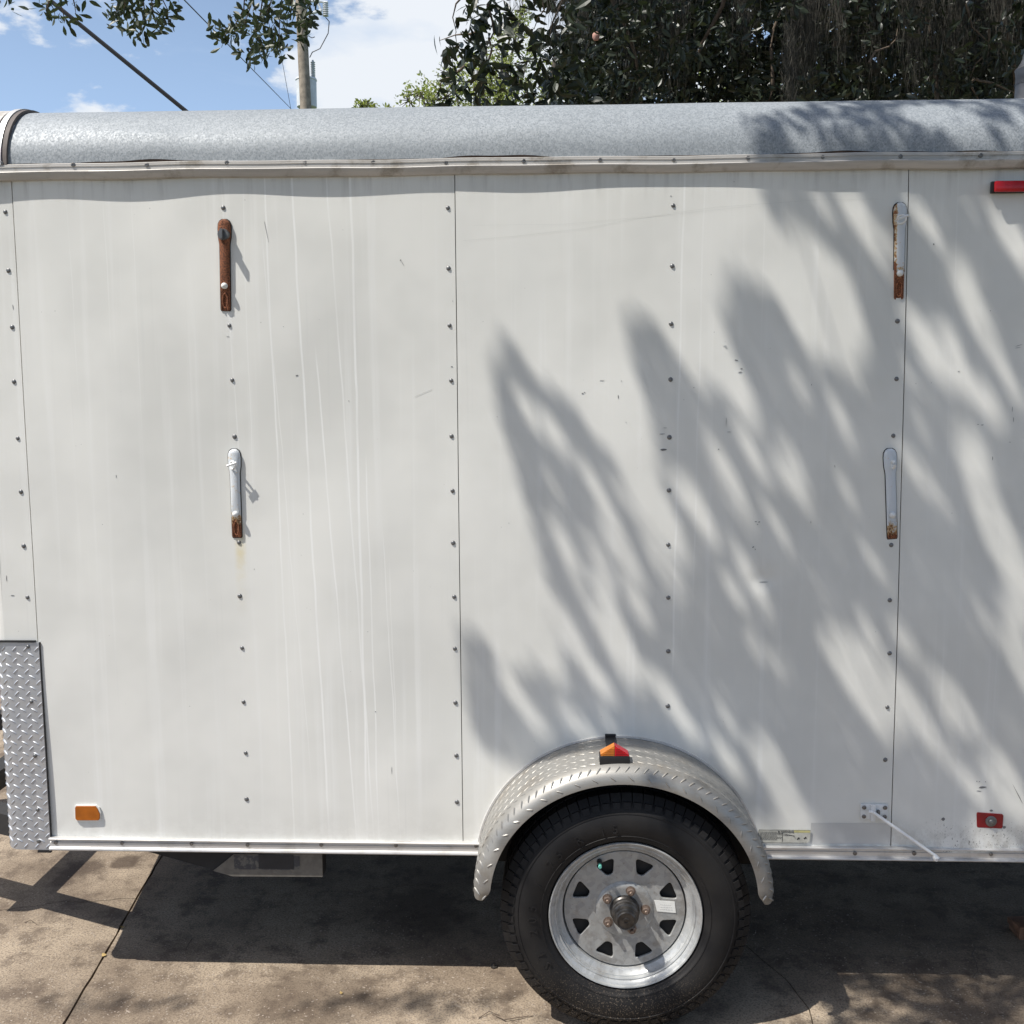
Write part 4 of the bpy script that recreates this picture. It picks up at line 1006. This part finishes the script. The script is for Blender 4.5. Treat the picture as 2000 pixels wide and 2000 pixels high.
limbC = [Vector(p) for p in ((3.8, -4.8, 4.4), (3.9, -3.0, 5.6), (3.0, -1.6, 6.4), (1.6, -.8, 6.9))]
for L_, rr in ((limbA, [.13, .10, .07, .045, .025]), (limbB, [.12, .10, .07, .05, .03, .02]), (limbC, [.12, .08, .05, .03])):
    b = MB(); b.tube(L_, rr, 10); part('limb', b, M['bark'], oak, OO)
# shade pattern on the side: where leaves stand between it and the sun
KX, KY = .55, .31
def inpoly(x, y, P):
    c = False; j = len(P)-1
    for i in range(len(P)):
        if (P[i][1] > y) != (P[j][1] > y) and x < (P[j][0]-P[i][0])*(y-P[i][1])/(P[j][1]-P[i][1])+P[i][0]: c = not c
        j = i
    return c
def wl(cx, cy): p = onY(*crop(cx, cy), 0); return (p.x, p.z)
SHP = [wl(*p) for p in ((110, 640), (150, 540), (180, 540), (235, 660), (330, 735), (390, 770), (440, 880), (520, 930), (590, 1040), (640, 1060), (690, 980), (640, 760), (590, 640), (565, 470), (650, 470), (760, 640), (830, 740), (880, 700), (1010, 870), (1030, 780), (960, 650), (900, 480), (910, 330), (1050, 350), (1140, 500), (1260, 620), (1340, 700), (1400, 560), (1330, 300), (1190, 170), (1150, 160), (1065, 160), (1005, -20),
       (1200, -60), (2700, -60), (2700, 2500), (900, 2500), (300, 2080), (40, 1932), (-10, 1560), (70, 1560), (160, 1700), (250, 1690), (300, 1500), (280, 1300), (210, 1050), (140, 850))]
GAPS = []
for (x0, y0, x1, y1, w_) in ((195, 730, 265, 870, 22), (285, 800, 355, 930, 26), (425, 990, 520, 1160, 26), (330, 1200, 400, 1360, 24), (500, 1190, 590, 1350, 42), (460, 1260, 500, 1370, 26), (600, 1000, 720, 1250, 62), (640, 1200, 735, 1400, 40), (570, 1380, 620, 1500, 28), (480, 1480, 590, 1700, 52), (320, 1460, 390, 1600, 34), (400, 1620, 500, 1760, 34), (250, 1480, 330, 1700, 44), (150, 1720, 290, 1900, 34), (370, 1830, 460, 1932, 28),
        (740, 1040, 860, 1210, 34), (865, 930, 975, 1150, 34), (950, 860, 1040, 1000, 24), (1115, 910, 1185, 1110, 28), (945, 1270, 1040, 1460, 24), (1020, 1100, 1080, 1170, 18), (660, 1700, 800, 1910, 32), (1300, 1600, 1470, 1850, 72), (1490, 1720, 1620, 1932, 40), (1640, 1730, 1770, 1880, 42), (1500, 1540, 1570, 1660, 26), (1395, 1280, 1460, 1380, 20), (1390, 1540, 1440, 1640, 24), (1320, 40, 1460, 260, 44), (1540, 60, 1630, 180, 30), (1700, 290, 1800, 540, 38), (1530, 470, 1700, 620, 34),
        (1600, 600, 1820, 780, 46), (1740, 900, 1840, 1240, 52), (1540, 960, 1650, 1130, 30), (1840, 110, 1940, 280, 40), (1800, 540, 1900, 730, 26), (1860, 1220, 1960, 1520, 52), (1880, 1560, 1960, 1760, 36), (1640, 480, 1700, 560, 20), (1200, 30, 1260, 110, 22), (1260, 720, 1340, 900, 14), (1300, 1000, 1350, 1150, 14)):
    a = wl(x0, y0); c = wl(x1, y1); GAPS.append((a, c, w_*.5694*.00143*.9))
rg = random.Random(77)
for _ in range(34):
    x0 = rg.uniform(300, 1900); y0 = rg.uniform(350, 1850) if x0 > 1100 else rg.uniform(950, 1850); l_ = rg.uniform(25, 90)
    a = wl(x0, y0); c = wl(x0+l_*.45, y0+l_); GAPS.append((a, c, rg.uniform(12, 24)*.5694*.00143))
# more gaps: foot of the sheets, in the photo's own frame
for (x0, y0, x1, y1, w_) in ((1490, 1470, 1560, 1600, 26), (1400, 1450, 1450, 1520, 14), (1850, 1480, 1920, 1560, 16), (1950, 1500, 2010, 1640, 30)):
    a = onY(x0, y0); c = onY(x1, y1); GAPS.append(((a.x, a.z), (c.x, c.z), w_*.00143))
def segd(p, a, b):
    ax_, az = a; bx, bz = b; dx_, dz = bx-ax_, bz-az; t = max(0, min(1, ((p[0]-ax_)*dx_+(p[1]-az)*dz)/(dx_*dx_+dz*dz)))
    return sqrt((p[0]-ax_-dx_*t)**2+(p[1]-az-dz*t)**2)
def shaded(x, z):
    if .52 < z < 2.34:
        if not inpoly(x, z, SHP): return 0
        for (a, c, w_) in GAPS:
            if segd((x, z), a, c) < w_: return 0
        return 1
    # elsewhere (ground in front, roof): broken cover
    u = (x+z*.55)*.88; t = z-.3*x; g = vn(u*9, t*3.0, 3)*.6+vn(u*19, t*7, 4)*.4
    if z >= 2.34:
        if x < .74+.10*vn(z*9, 1): return 0
        if x > 2.6: return 1
        return 1 if g < (.66 if x < 1.2 else .72) else 0
    edge = 1.02+.12*vn(z*8, 2)-.20*min(1, max(0, (.52-z)*1.2))
    if x < edge: return 0
    if z > 0: return 1 if g < .66 else 0
    return 1 if g < .52 else 0
geo_s = simple_leaf(.042, .013); r = random.Random(21); cr_ = MB(); cells = []
GX0, GZ0, GS = -.2, -2.4, .008
GW, GH = int(3.6/GS), int(7.2/GS)
grid = {}
def shade_at(x, z):
    k = (int((x-GX0)/GS), int((z-GZ0)/GS)); v = grid.get(k)
    if v is None: v = grid[k] = shaded(GX0+(k[0]+.5)*GS, GZ0+(k[1]+.5)*GS)
    return v
def height_over(x, z):
    kk = 2.75+.5*vn(x*1.3, z*1.3, 8)-.95*min(0, z-.5)
    return max(1.9, kk-.5) if z > 2.4 else kk
cover = {}
def cast(q):
    k2 = -q.y/KY; return q.x+KX*k2, q.z-k2
def try_leaf(x, z, tries, limit):
    """hang a leaf between (x, z) on the side and the sun, turned so that its own shadow stays inside the shade seen in the photo"""
    kk = height_over(x, z)+r.uniform(-.15, .15); c = Vector((x-KX*kk, -KY*kk, z+kk))
    for t_ in range(tries):
        d_ = rdir(r); ro = r.uniform(0, 6.3); s_ = r.uniform(.75, 1.15)*(1-.45*t_/tries)
        mt = rot_to(d_, ro, None); P4 = [cast(c-d_*.021*s_+(mt @ Vector(v))*s_) for v in geo_s[0]]
        ar = abs((P4[2][0]-P4[0][0])*(P4[3][1]-P4[1][1])-(P4[2][1]-P4[0][1])*(P4[3][0]-P4[1][0]))
        if ar < .0006 and t_ < tries-1: continue
        bad = sum(not shade_at(*q) for q in P4)
        if bad == 0 or (bad <= limit and t_ >= tries*.6):
            put_leaf(cr_, geo_s, c-d_*.021*s_, d_, ro, s_); cells.append(c)
            for i in range(8):
                for j in range(6):
                    f, g = (i+.5)/8, (j+.5)/6; w0 = 1-abs(2*f-1)
                    px_ = P4[0][0]+(P4[2][0]-P4[0][0])*f+(P4[3][0]-P4[1][0])*(g-.5)*w0; pz_ = P4[0][1]+(P4[2][1]-P4[0][1])*f+(P4[3][1]-P4[1][1])*(g-.5)*w0
                    k3 = (int((px_-GX0)/GS), int((pz_-GZ0)/GS)); cover[k3] = cover.get(k3, 0)+1
            return True
    return False
for ps, lim in ((1, 1), (1, 1), (2, 1)):
    todo = [(i, j) for i in range(int((.0-GX0)/GS), int((2.0-GX0)/GS)) for j in range(int((.46-GZ0)/GS), int((2.36-GZ0)/GS)) if shade_at(GX0+(i+.5)*GS, GZ0+(j+.5)*GS)]
    r.shuffle(todo)
    for (i, j) in todo:
        if cover.get((i, j), 0) < ps: try_leaf(GX0+(i+.5)*GS, GZ0+(j+.5)*GS, 10, lim)
for _ in range(420):                                   # stray leaves across the gaps
    x = r.uniform(.05, 1.9); z = r.uniform(.5, 2.35)
    if not inpoly(x, z, SHP) or shade_at(x, z): continue
    kk = height_over(x, z); put_leaf(cr_, geo_s, Vector((x-KX*kk, -KY*kk, z+kk)), rdir(r), r.uniform(0, 6.3), r.uniform(.5, .95))
for _ in range(26000):
    x = r.uniform(-.05, 3.1); z = r.uniform(-1.6, 4.4)
    if (.46 < z < 2.36 and x < 2) or not shade_at(x, z) or (x > 2.1 and r.random() < .4): continue
    kk = height_over(x, z)+r.uniform(-.15, .15); c = Vector((x-KX*kk, -KY*kk, z+kk)); put_leaf(cr_, geo_s, c, rdir(r), r.uniform(0, 6.3), r.uniform(.85, 1.15)); cells.append(c)
geo_b = simple_leaf(.24, .07)
for _ in range(9000):                                  # unseen leaves added behind the camera to cut the sky fill
    a = Vector((r.uniform(-7, 10), r.uniform(-13, -3.2), r.uniform(3.0, 9)))
    if a.y+.31*a.z > -1.2 or ((a.x-1.5)/8.5)**2+((a.y+8)/5)**2+((a.z-5.5)/3.4)**2 > 1: continue
    put_leaf(cr_, geo_b, a, rdir(r), r.uniform(0, 6.3), r.uniform(.7, 1.3))
for _ in range(2600):                                  # thin outer sprays: soft partial shade on the near concrete
    x = r.uniform(-2.2, .95); z = r.uniform(-1.3, -.10)
    if vn(x*2.4, z*3, 14) < .42 or (x > .25 and z < -.1 and r.random() < .8): continue
    kk = 4.2-.45*z+r.uniform(-.3, .6); put_leaf(cr_, geo_s, Vector((x-KX*kk, -KY*kk, z+kk)), rdir(r), r.uniform(0, 6.3), 1.0)
part('crown', cr_, M['leaf_oak'], oak, OO, smooth='leaf', kind='stuff')
tw_ = MB()
for _ in range(150):
    p = r.choice(cells); base = min(limbA+limbB[:4]+limbC, key=lambda q: (q-p).length); mid = base.lerp(p, .5)+Vector((0, 0, .12))
    tw_.tube([base, mid, p], [.008, .005, .002], 4, cap=False)
part('twigs', tw_, M['twig'], oak, OO, kind='stuff')
# drooping twigs that show against the sky; every leaf its own object
LG = [mesh_geo('leaf', leaf_geo(.047, .0090), M['leaf_oak']), mesh_geo('leaf', leaf_geo(.040, .0082, .25), M['leaf_oak']), mesh_geo('leaf', leaf_geo(.052, .0092, .05), M['leaf_oak'])]
branchlets = [((235, -50), (231, 0), (226, 28), (222, 40)), ((262, -50), (258, 0), (262, 40), (256, 72)), ((290, -50), (296, 0), (300, 35), (322, 68)), ((275, -50), (282, 20), (276, 55), (268, 78)), ((310, -40), (318, 0), (328, 20), (326, 40)), ((245, -40), (244, 10), (240, 28)),
    ((480, -40), (476, 18), (458, 50), (436, 58), (420, 64)), ((520, -50), (508, 30), (498, 60), (490, 100), (484, 120)), ((556, -50), (548, 20), (545, 60), (546, 98)), ((590, -50), (592, 10), (594, 48), (586, 84)), ((500, -40), (490, 10), (480, 40), (476, 50)), ((470, 60), (450, 62), (425, 76)), ((538, 60), (530, 96), (552, 98)), ((575, -50), (570, 10), (566, 40)), ((605, -50), (606, 20), (604, 50)), ((545, -50), (530, 0), (520, 30), (528, 55)), ((498, 60), (512, 85), (506, 102)),
    ((60, -70), (96, 2), (106, 20), (108, 36)), ((110, -40), (118, 6), (124, 28), (126, 45)), ((136, -30), (146, 10), (148, 26)), ((10, -30), (16, 0), (18, 10)), ((96, 2), (90, 20), (96, 38))]
tg_ = MB(); cnt = 0; leafpos = []
for bi, pts in enumerate(branchlets):
    Yb = 1.45+.25*sin(bi*2.3); P = [onY(a, c, Yb+.05*i) for i, (a, c) in enumerate(pts)]
    tg_.tube(P, [.0035-.0025*i/(len(P)-1) for i in range(len(P))], 5, cap=False)
    n = 42 if bi < 17 else 12
    for i in range(n):
        f = ((i+r.random())/n)**.8*(len(P)-1); k_ = min(int(f), len(P)-2); p = P[k_].lerp(P[k_+1], f-k_)+Vector((r.gauss(0, .018), r.gauss(0, .03), r.gauss(0, .012)))
        leafpos.append((p, (P[k_+1]-P[k_]).normalized()))
P_ = list(leafpos); r.shuffle(P_); more = P_[300:]; P_ = P_[:300]; mo = MB(); g47 = leaf_geo(.047, .0090)
for (p, d_) in more: put_leaf(mo, g47, p, (d_*.45+rdir(r)).normalized(), r.uniform(0, 6.3), r.uniform(.8, 1.1))
part('small_leaves', mo, M['leaf_oak'], oak, OO, smooth='leaf', kind='stuff')
for (p, d_) in P_:
    me = r.choice(LG); o = link('leaf', me, oak); d2 = (d_*.45+rdir(r)).normalized()
    o.matrix_local = Matrix.Translation(p-OO) @ rot_to(d2, r.uniform(0, 6.3), None)
hang = []
for bi, pts in enumerate(branchlets):
    Yb = 1.45+.25*sin(bi*2.3); p = onY(*pts[0], Yb); base = limbB[-1] if p.x > -.75 or True else limbB[-2]
    if bi not in (11, 12, 16, 21): j1 = Vector((r.uniform(-.12, .12), r.uniform(-.1, .1), r.uniform(.0, .2))); j2 = Vector((r.uniform(-.08, .08), r.uniform(-.08, .08), r.uniform(-.02, .14))); tg_.tube([base, base.lerp(p, .25)+j1*.6, base.lerp(p, .55)+j1, base.lerp(p, .8)+j2, p], [.008, .007, .006, .0045, .0035], 5, cap=False)
part('hanging_twigs', tg_, M['twig'], oak, OO, kind='stuff')

# ---- the dark broad-leaved tree behind the trailer, hung with moss
mg = bpy.data.objects.new('magnolia_tree', None); C.objects.link(mg); MO = Vector((4.6, 7.2, 0)); mg.location = MO
mg['label'] = 'dense dark broad-leaved tree hung with grey-brown moss rising behind the right of the trailer'; mg['category'] = 'tree'
b = MB(); b.tube([(4.6, 7.2, 0), (4.5, 7.2, 1.2), (4.6, 7.1, 3), (4.4, 7.1, 5), (4.5, 7.2, 7.5)], [.45, .34, .30, .24, .12], 16); part('trunk', b, M['bark'], mg, MO)
for L_, rr in (([(4.5, 7.1, 3.0), (3.4, 6.6, 3.8), (2.2, 6.3, 4.0), (1.3, 5.9, 3.6), (.9, 5.6, 3.2)], [.16, .12, .09, .05, .02]), ([(4.5, 7.1, 4), (3.6, 6.4, 5.2), (2.2, 5.4, 5.8), (.9, 4.8, 5.4), (.3, 4.8, 4.6)], [.15, .12, .08, .05, .02]), ([(4.4, 7.1, 4.6), (5.6, 6.0, 5.6), (6.2, 5.0, 5.4)], [.14, .1, .04]), ([(4.5, 7.1, 2.4), (3.3, 6.4, 2.9), (2.6, 5.9, 3.5), (2.2, 5.6, 4.3)], [.10, .08, .06, .03]), ([(4.5, 7.1, 2.0), (3.9, 6.0, 2.7), (3.6, 5.5, 3.8)], [.08, .06, .03])):
    b = MB(); b.tube(L_, rr, 10); part('limb', b, M['bark'], mg, MO)
def dens(u, v):
    """how leafy the tree looks in that direction"""
    if u < 845: return 0
    lim = 1085+18*sin(v*.06)
    if u >= lim: return 1.0
    if u > 1040: return .55 if v > 60 else .35
    if v < 120:
        c = 925+ (v-60)*-.55
        d = abs(u-c)
        if d < 42 and u < 985: return .75
        if 985 <= u <= 1040 and v > 60: return .30
        return .10 if u > 985 else 0.02
    if 860 < u < 960: return .42*(1 if v < 160 else .5)
    if u > 960: return .5
    return .12
r = random.Random(33); gd = leaf_geo(.115, .021, .1); LGd = [mesh_geo('leaf', leaf_geo(.115, .021, .08), M['leaf_dark']), mesh_geo('leaf', leaf_geo(.10, .020, .22), M['leaf_dark']), mesh_geo('leaf', leaf_geo(.13, .022, .15), M['leaf_dark'])]
clumps = []; tries = 0
while len(clumps) < 1500 and tries < 30000:
    tries += 1; u = r.uniform(845, 2120); v = r.uniform(-70, 235)
    if r.random() > dens(u, v): continue
    Y = 3.7+3.6*r.random()**.8 if u > 1080 else 3.7+1.0*r.random()
    clumps.append((onY(u, v, Y), u))
crown = MB(); near_l = []
for (p, u) in clumps:
    base = rdir(r, -.3); n = 13 if u > 1150 else (9 if u > 1085 else 6)
    for i in range(n):
        d_ = (base*.5+rdir(r, -.2)).normalized(); q = p+rdir(r)*r.uniform(0, .10 if u > 1085 else .05)
        s_ = r.uniform(.6, 1.1) if u < 1150 else r.uniform(.4, .8)
        if p.y < 4.6 and len(near_l) < 300 and r.random() < (.5 if u < 1085 else .12): near_l.append((q, d_, s_)); continue
        mt = Matrix.Translation(q) @ rot_to(d_, r.uniform(0, 6.3), None) @ Matrix.Scale(s_, 4); crown.add([mt @ Vector(v) for v in gd[0]], gd[1])
    if r.random() < .35: crown_t = None
gbk = simple_leaf(.15, .035)
for _ in range(17500):                                 # the deep part of the crown
    u = r.uniform(1110, 2150); v = r.uniform(-80, 240) if _ < 11000 else r.uniform(235, 520-.00035*(_ % 97)*(_ % 89))
    if vn(u*.02, v*.03, 5)*.6+vn(u*.05, v*.06, 6)*.4 > .74: continue
    put_leaf(crown, gbk, onY(u, v, r.uniform(5.2, 8.2)), rdir(r), r.uniform(0, 6.3), r.uniform(.6, 1.1))
# upper crown, out of frame above: shades the lower foliage
gb_ = simple_leaf(.20, .05)
for _ in range(17000):
    a = Vector((r.uniform(-3.2, 7.5), r.uniform(1.6, 9.0), r.uniform(4.6, 8.2)))
    if ((a.x-2.3)/5.6)**2+((a.y-5.4)/4.2)**2+((a.z-5.6)/3.2)**2 > 1: continue
    zmin = 1.748+(a.y+2.84)*.40+.35
    if a.z < zmin: continue
    if a.x < .2 and a.z < 6: continue
    put_leaf(crown, gb_, a, rdir(r), r.uniform(0, 6.3), r.uniform(.7, 1.2))
part('crown', crown, M['leaf_dark'], mg, MO, smooth='leaf', kind='stuff')
for (p, d_, s_) in near_l:
    o = link('leaf', r.choice(LGd), mg); o.matrix_local = Matrix.Translation(p-MO) @ rot_to(d_, r.uniform(0, 6.3), None) @ Matrix.Scale(s_, 4)
# fine branchlets
b = MB()
for (a, c, r0, Y) in (((1180, -60), (1260, 210), .018, 4.6), ((1420, -60), (1370, 120), .02, 4.5), ((1690, -60), (1640, 90), .022, 4.4), ((1840, 215), (1780, -60), .018, 4.3), ((1940, -60), (1985, 210), .02, 4.5), ((1490, 210), (1530, 20), .014, 4.4)):
    b.tube([onY(a[0]+(c[0]-a[0])*t+12*sin(t*5+a[0]), a[1]+(c[1]-a[1])*t, Y+.15*t) for t in (0, .2, .4, .6, .8, 1)], [r0*(1-.1*i) for i in range(6)], 6)
for (a, c, Y) in (((905, -40), (885, 60), 4.1), ((960, 10), (955, 120), 4.2), ((955, 70), (945, 200), 4.2), ((1060, -30), (1050, 60), 4.0), ((1100, -30), (1070, 110), 4.3), ((1040, 60), (1055, 140), 4.0), ((945, 60), (860, 75), 4.1), ((900, 130), (840, 190), 4.2), ((1000, 120), (1040, 200), 4.1), ((1700, 120), (1760, 60), 4.0), ((1940, 60), (1900, 150), 4.0), ((1900, 150), (1980, 180), 4.0), ((1900, 150), (1905, 205), 4.0), ((1880, 10), (1935, 100), 4.1)):
    P = [onY(a[0]+(c[0]-a[0])*t+8*sin(t*7+a[0]), a[1]+(c[1]-a[1])*t+4*cos(t*9+a[1]), Y+.1*t) for t in (0, .25, .5, .75, 1)]
    b.tube(P, [.009, .008, .006, .004, .002], 5, cap=False)
part('branchlets', b, M['twig'], mg, MO, kind='stuff')
def moss(u0, v0, v1, wd, n, Y, lab=None):
    b = MB()
    for _ in range(n):
        u = u0+r.gauss(0, wd*.4); va = v0+r.uniform(-30, 60); vb_ = min(v1, va+r.uniform(.25, 1.0)*(v1-v0)); yy = Y+r.gauss(0, .12)
        P = []; ph = r.uniform(0, 6); am = r.uniform(1.5, 8); K = 9
        for i in range(K):
            t = i/(K-1); P.append(onY(u+am*sin(ph+t*7)+r.uniform(-2, 2), va+(vb_-va)*t, yy))
        vs = []; w_ = r.uniform(.0010, .0022)
        for i, p in enumerate(P):
            a_2 = ph+i*.9; s_ = Vector((cos(a_2), sin(a_2), 0))*w_*(1-.6*i/(K-1)); vs += [p-s_, p+s_]
        b.add(vs, [(2*i, 2*i+1, 2*i+3, 2*i+2) for i in range(K-1)])
    part('hanging_moss', b, M['moss'], mg, MO, smooth='leaf')
for a in ((1575, -60, 215, 50, 520, 4.2), (1545, 60, 215, 22, 260, 4.0), (1320, -60, 190, 50, 220, 4.6), (1450, -60, 150, 40, 160, 4.7), (1700, -40, 200, 60, 240, 4.5), (1790, -60, 210, 60, 320, 4.2), (1860, -60, 215, 50, 300, 4.3), (1950, -60, 180, 60, 260, 4.4), (1130, -60, 120, 45, 120, 4.2), (1240, -40, 215, 60, 200, 4.8), (1085, -60, 90, 25, 70, 4.1), (1010, -60, 90, 25, 40, 4.3), (1640, -60, 150, 30, 150, 4.3)): moss(*a)
bm_ = MB(); c = onY(1164, 70, 3.9); 
bm_.lathe([(.0001, -.03), (.015, -.026), (.024, -.008), (.022, .010), (.012, .022), (.0001, .024)], c-MO, 'Z', 12); build('dry_bloom', bm_, M['flower'], mg)

# ---- sunlit tree farther off, and shrub tops
def far_tree(name, lab, base, blobs, n, leafL, mat, seed):
    o = bpy.data.objects.new(name, None); C.objects.link(o); o.location = base; o['label'] = lab; o['category'] = 'tree'
    r = random.Random(seed); B = Vector(base); b = MB(); top = max(bb[0].z for bb in blobs)
    cx = sum((bb[0] for bb in blobs), Vector((0, 0, 0)))/len(blobs)
    b.tube([B, B.lerp(Vector((cx.x, cx.y, top)), .4), Vector((cx.x, cx.y, top*.9))], [.16, .12, .04], 10); part('trunk', b, M['bark'], o, B)
    b = MB()
    for (c, rad) in blobs:
        s_ = Vector((B.x, B.y, c.z*.62)); b.tube([s_, s_.lerp(c, .5)+Vector((0, 0, .1)), c], [.05, .035, .012], 6)
        for _ in range(10): b.tube([c, c+rdir(r)*rad*.9], [.012, .004], 4, cap=False)
    part('limbs', b, M['bark'], o, B)
    b = MB(); g = simple_leaf(leafL, leafL*.26); tot = sum(bb[1]**2 for bb in blobs)
    for (c, rad) in blobs:
        subs = [c+rdir(r)*rad*r.random()**.5 for _ in range(int(14+30*rad))]
        for _ in range(int(n*rad*rad/tot)):
            q = r.choice(subs); put_leaf(b, g, q+rdir(r)*r.random()**.5*rad*.30, rdir(r, .3), r.uniform(0, 6.3), r.uniform(.7, 1.3))
    part('crown', b, mat, o, B, smooth='leaf', kind='stuff'); return o
YF = 15.0
bl = [(onY(u, v, YF+dy), rd_) for (u, v, rd_, dy) in ((985, 95, .42, 0), (960, 140, .5, .3), (925, 175, .45, -.3), (885, 150, .35, 0), (870, 190, .45, .2), (985, 180, .5, 0), (1030, 120, .4, .4), (1060, 180, .5, .2), (820, 180, .28, 0), (845, 195, .35, .4), (800, 196, .22, 0), (1110, 150, .6, .5), (940, 215, .6, 0), (1000, 220, .6, 0), (850, 225, .5, 0), (1020, 20, .30, .5), (1000, 50, .28, .3), (1180, 180, .6, 0), (1630, 150, .6, 1), (1660, 190, .6, 1), (1400, 170, .6, 1), (1500, 190, .6, 1))]
bl += [(onY(u, v, YF+dy), rd_) for (u, v, rd_, dy) in ((900, 290, .6, 0), (990, 320, .7, .3), (1080, 280, .7, .2), (840, 330, .5, -.2), (940, 380, .7, .4), (1050, 400, .7, 0), (1180, 300, .7, .5), (1640, 300, .8, 1), (1450, 300, .8, 1))]
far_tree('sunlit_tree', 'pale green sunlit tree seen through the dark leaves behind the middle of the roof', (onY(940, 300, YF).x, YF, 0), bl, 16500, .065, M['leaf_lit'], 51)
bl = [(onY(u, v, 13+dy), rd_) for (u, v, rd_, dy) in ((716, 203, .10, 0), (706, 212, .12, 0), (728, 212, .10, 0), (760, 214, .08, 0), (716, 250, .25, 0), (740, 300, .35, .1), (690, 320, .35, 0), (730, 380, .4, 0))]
far_tree('small_tree', 'tip of a small green tree just showing over the roof right of the utility pole', (onY(716, 300, 13).x, 13, 0), bl, 4200, .06, M['leaf_lit'], 52)
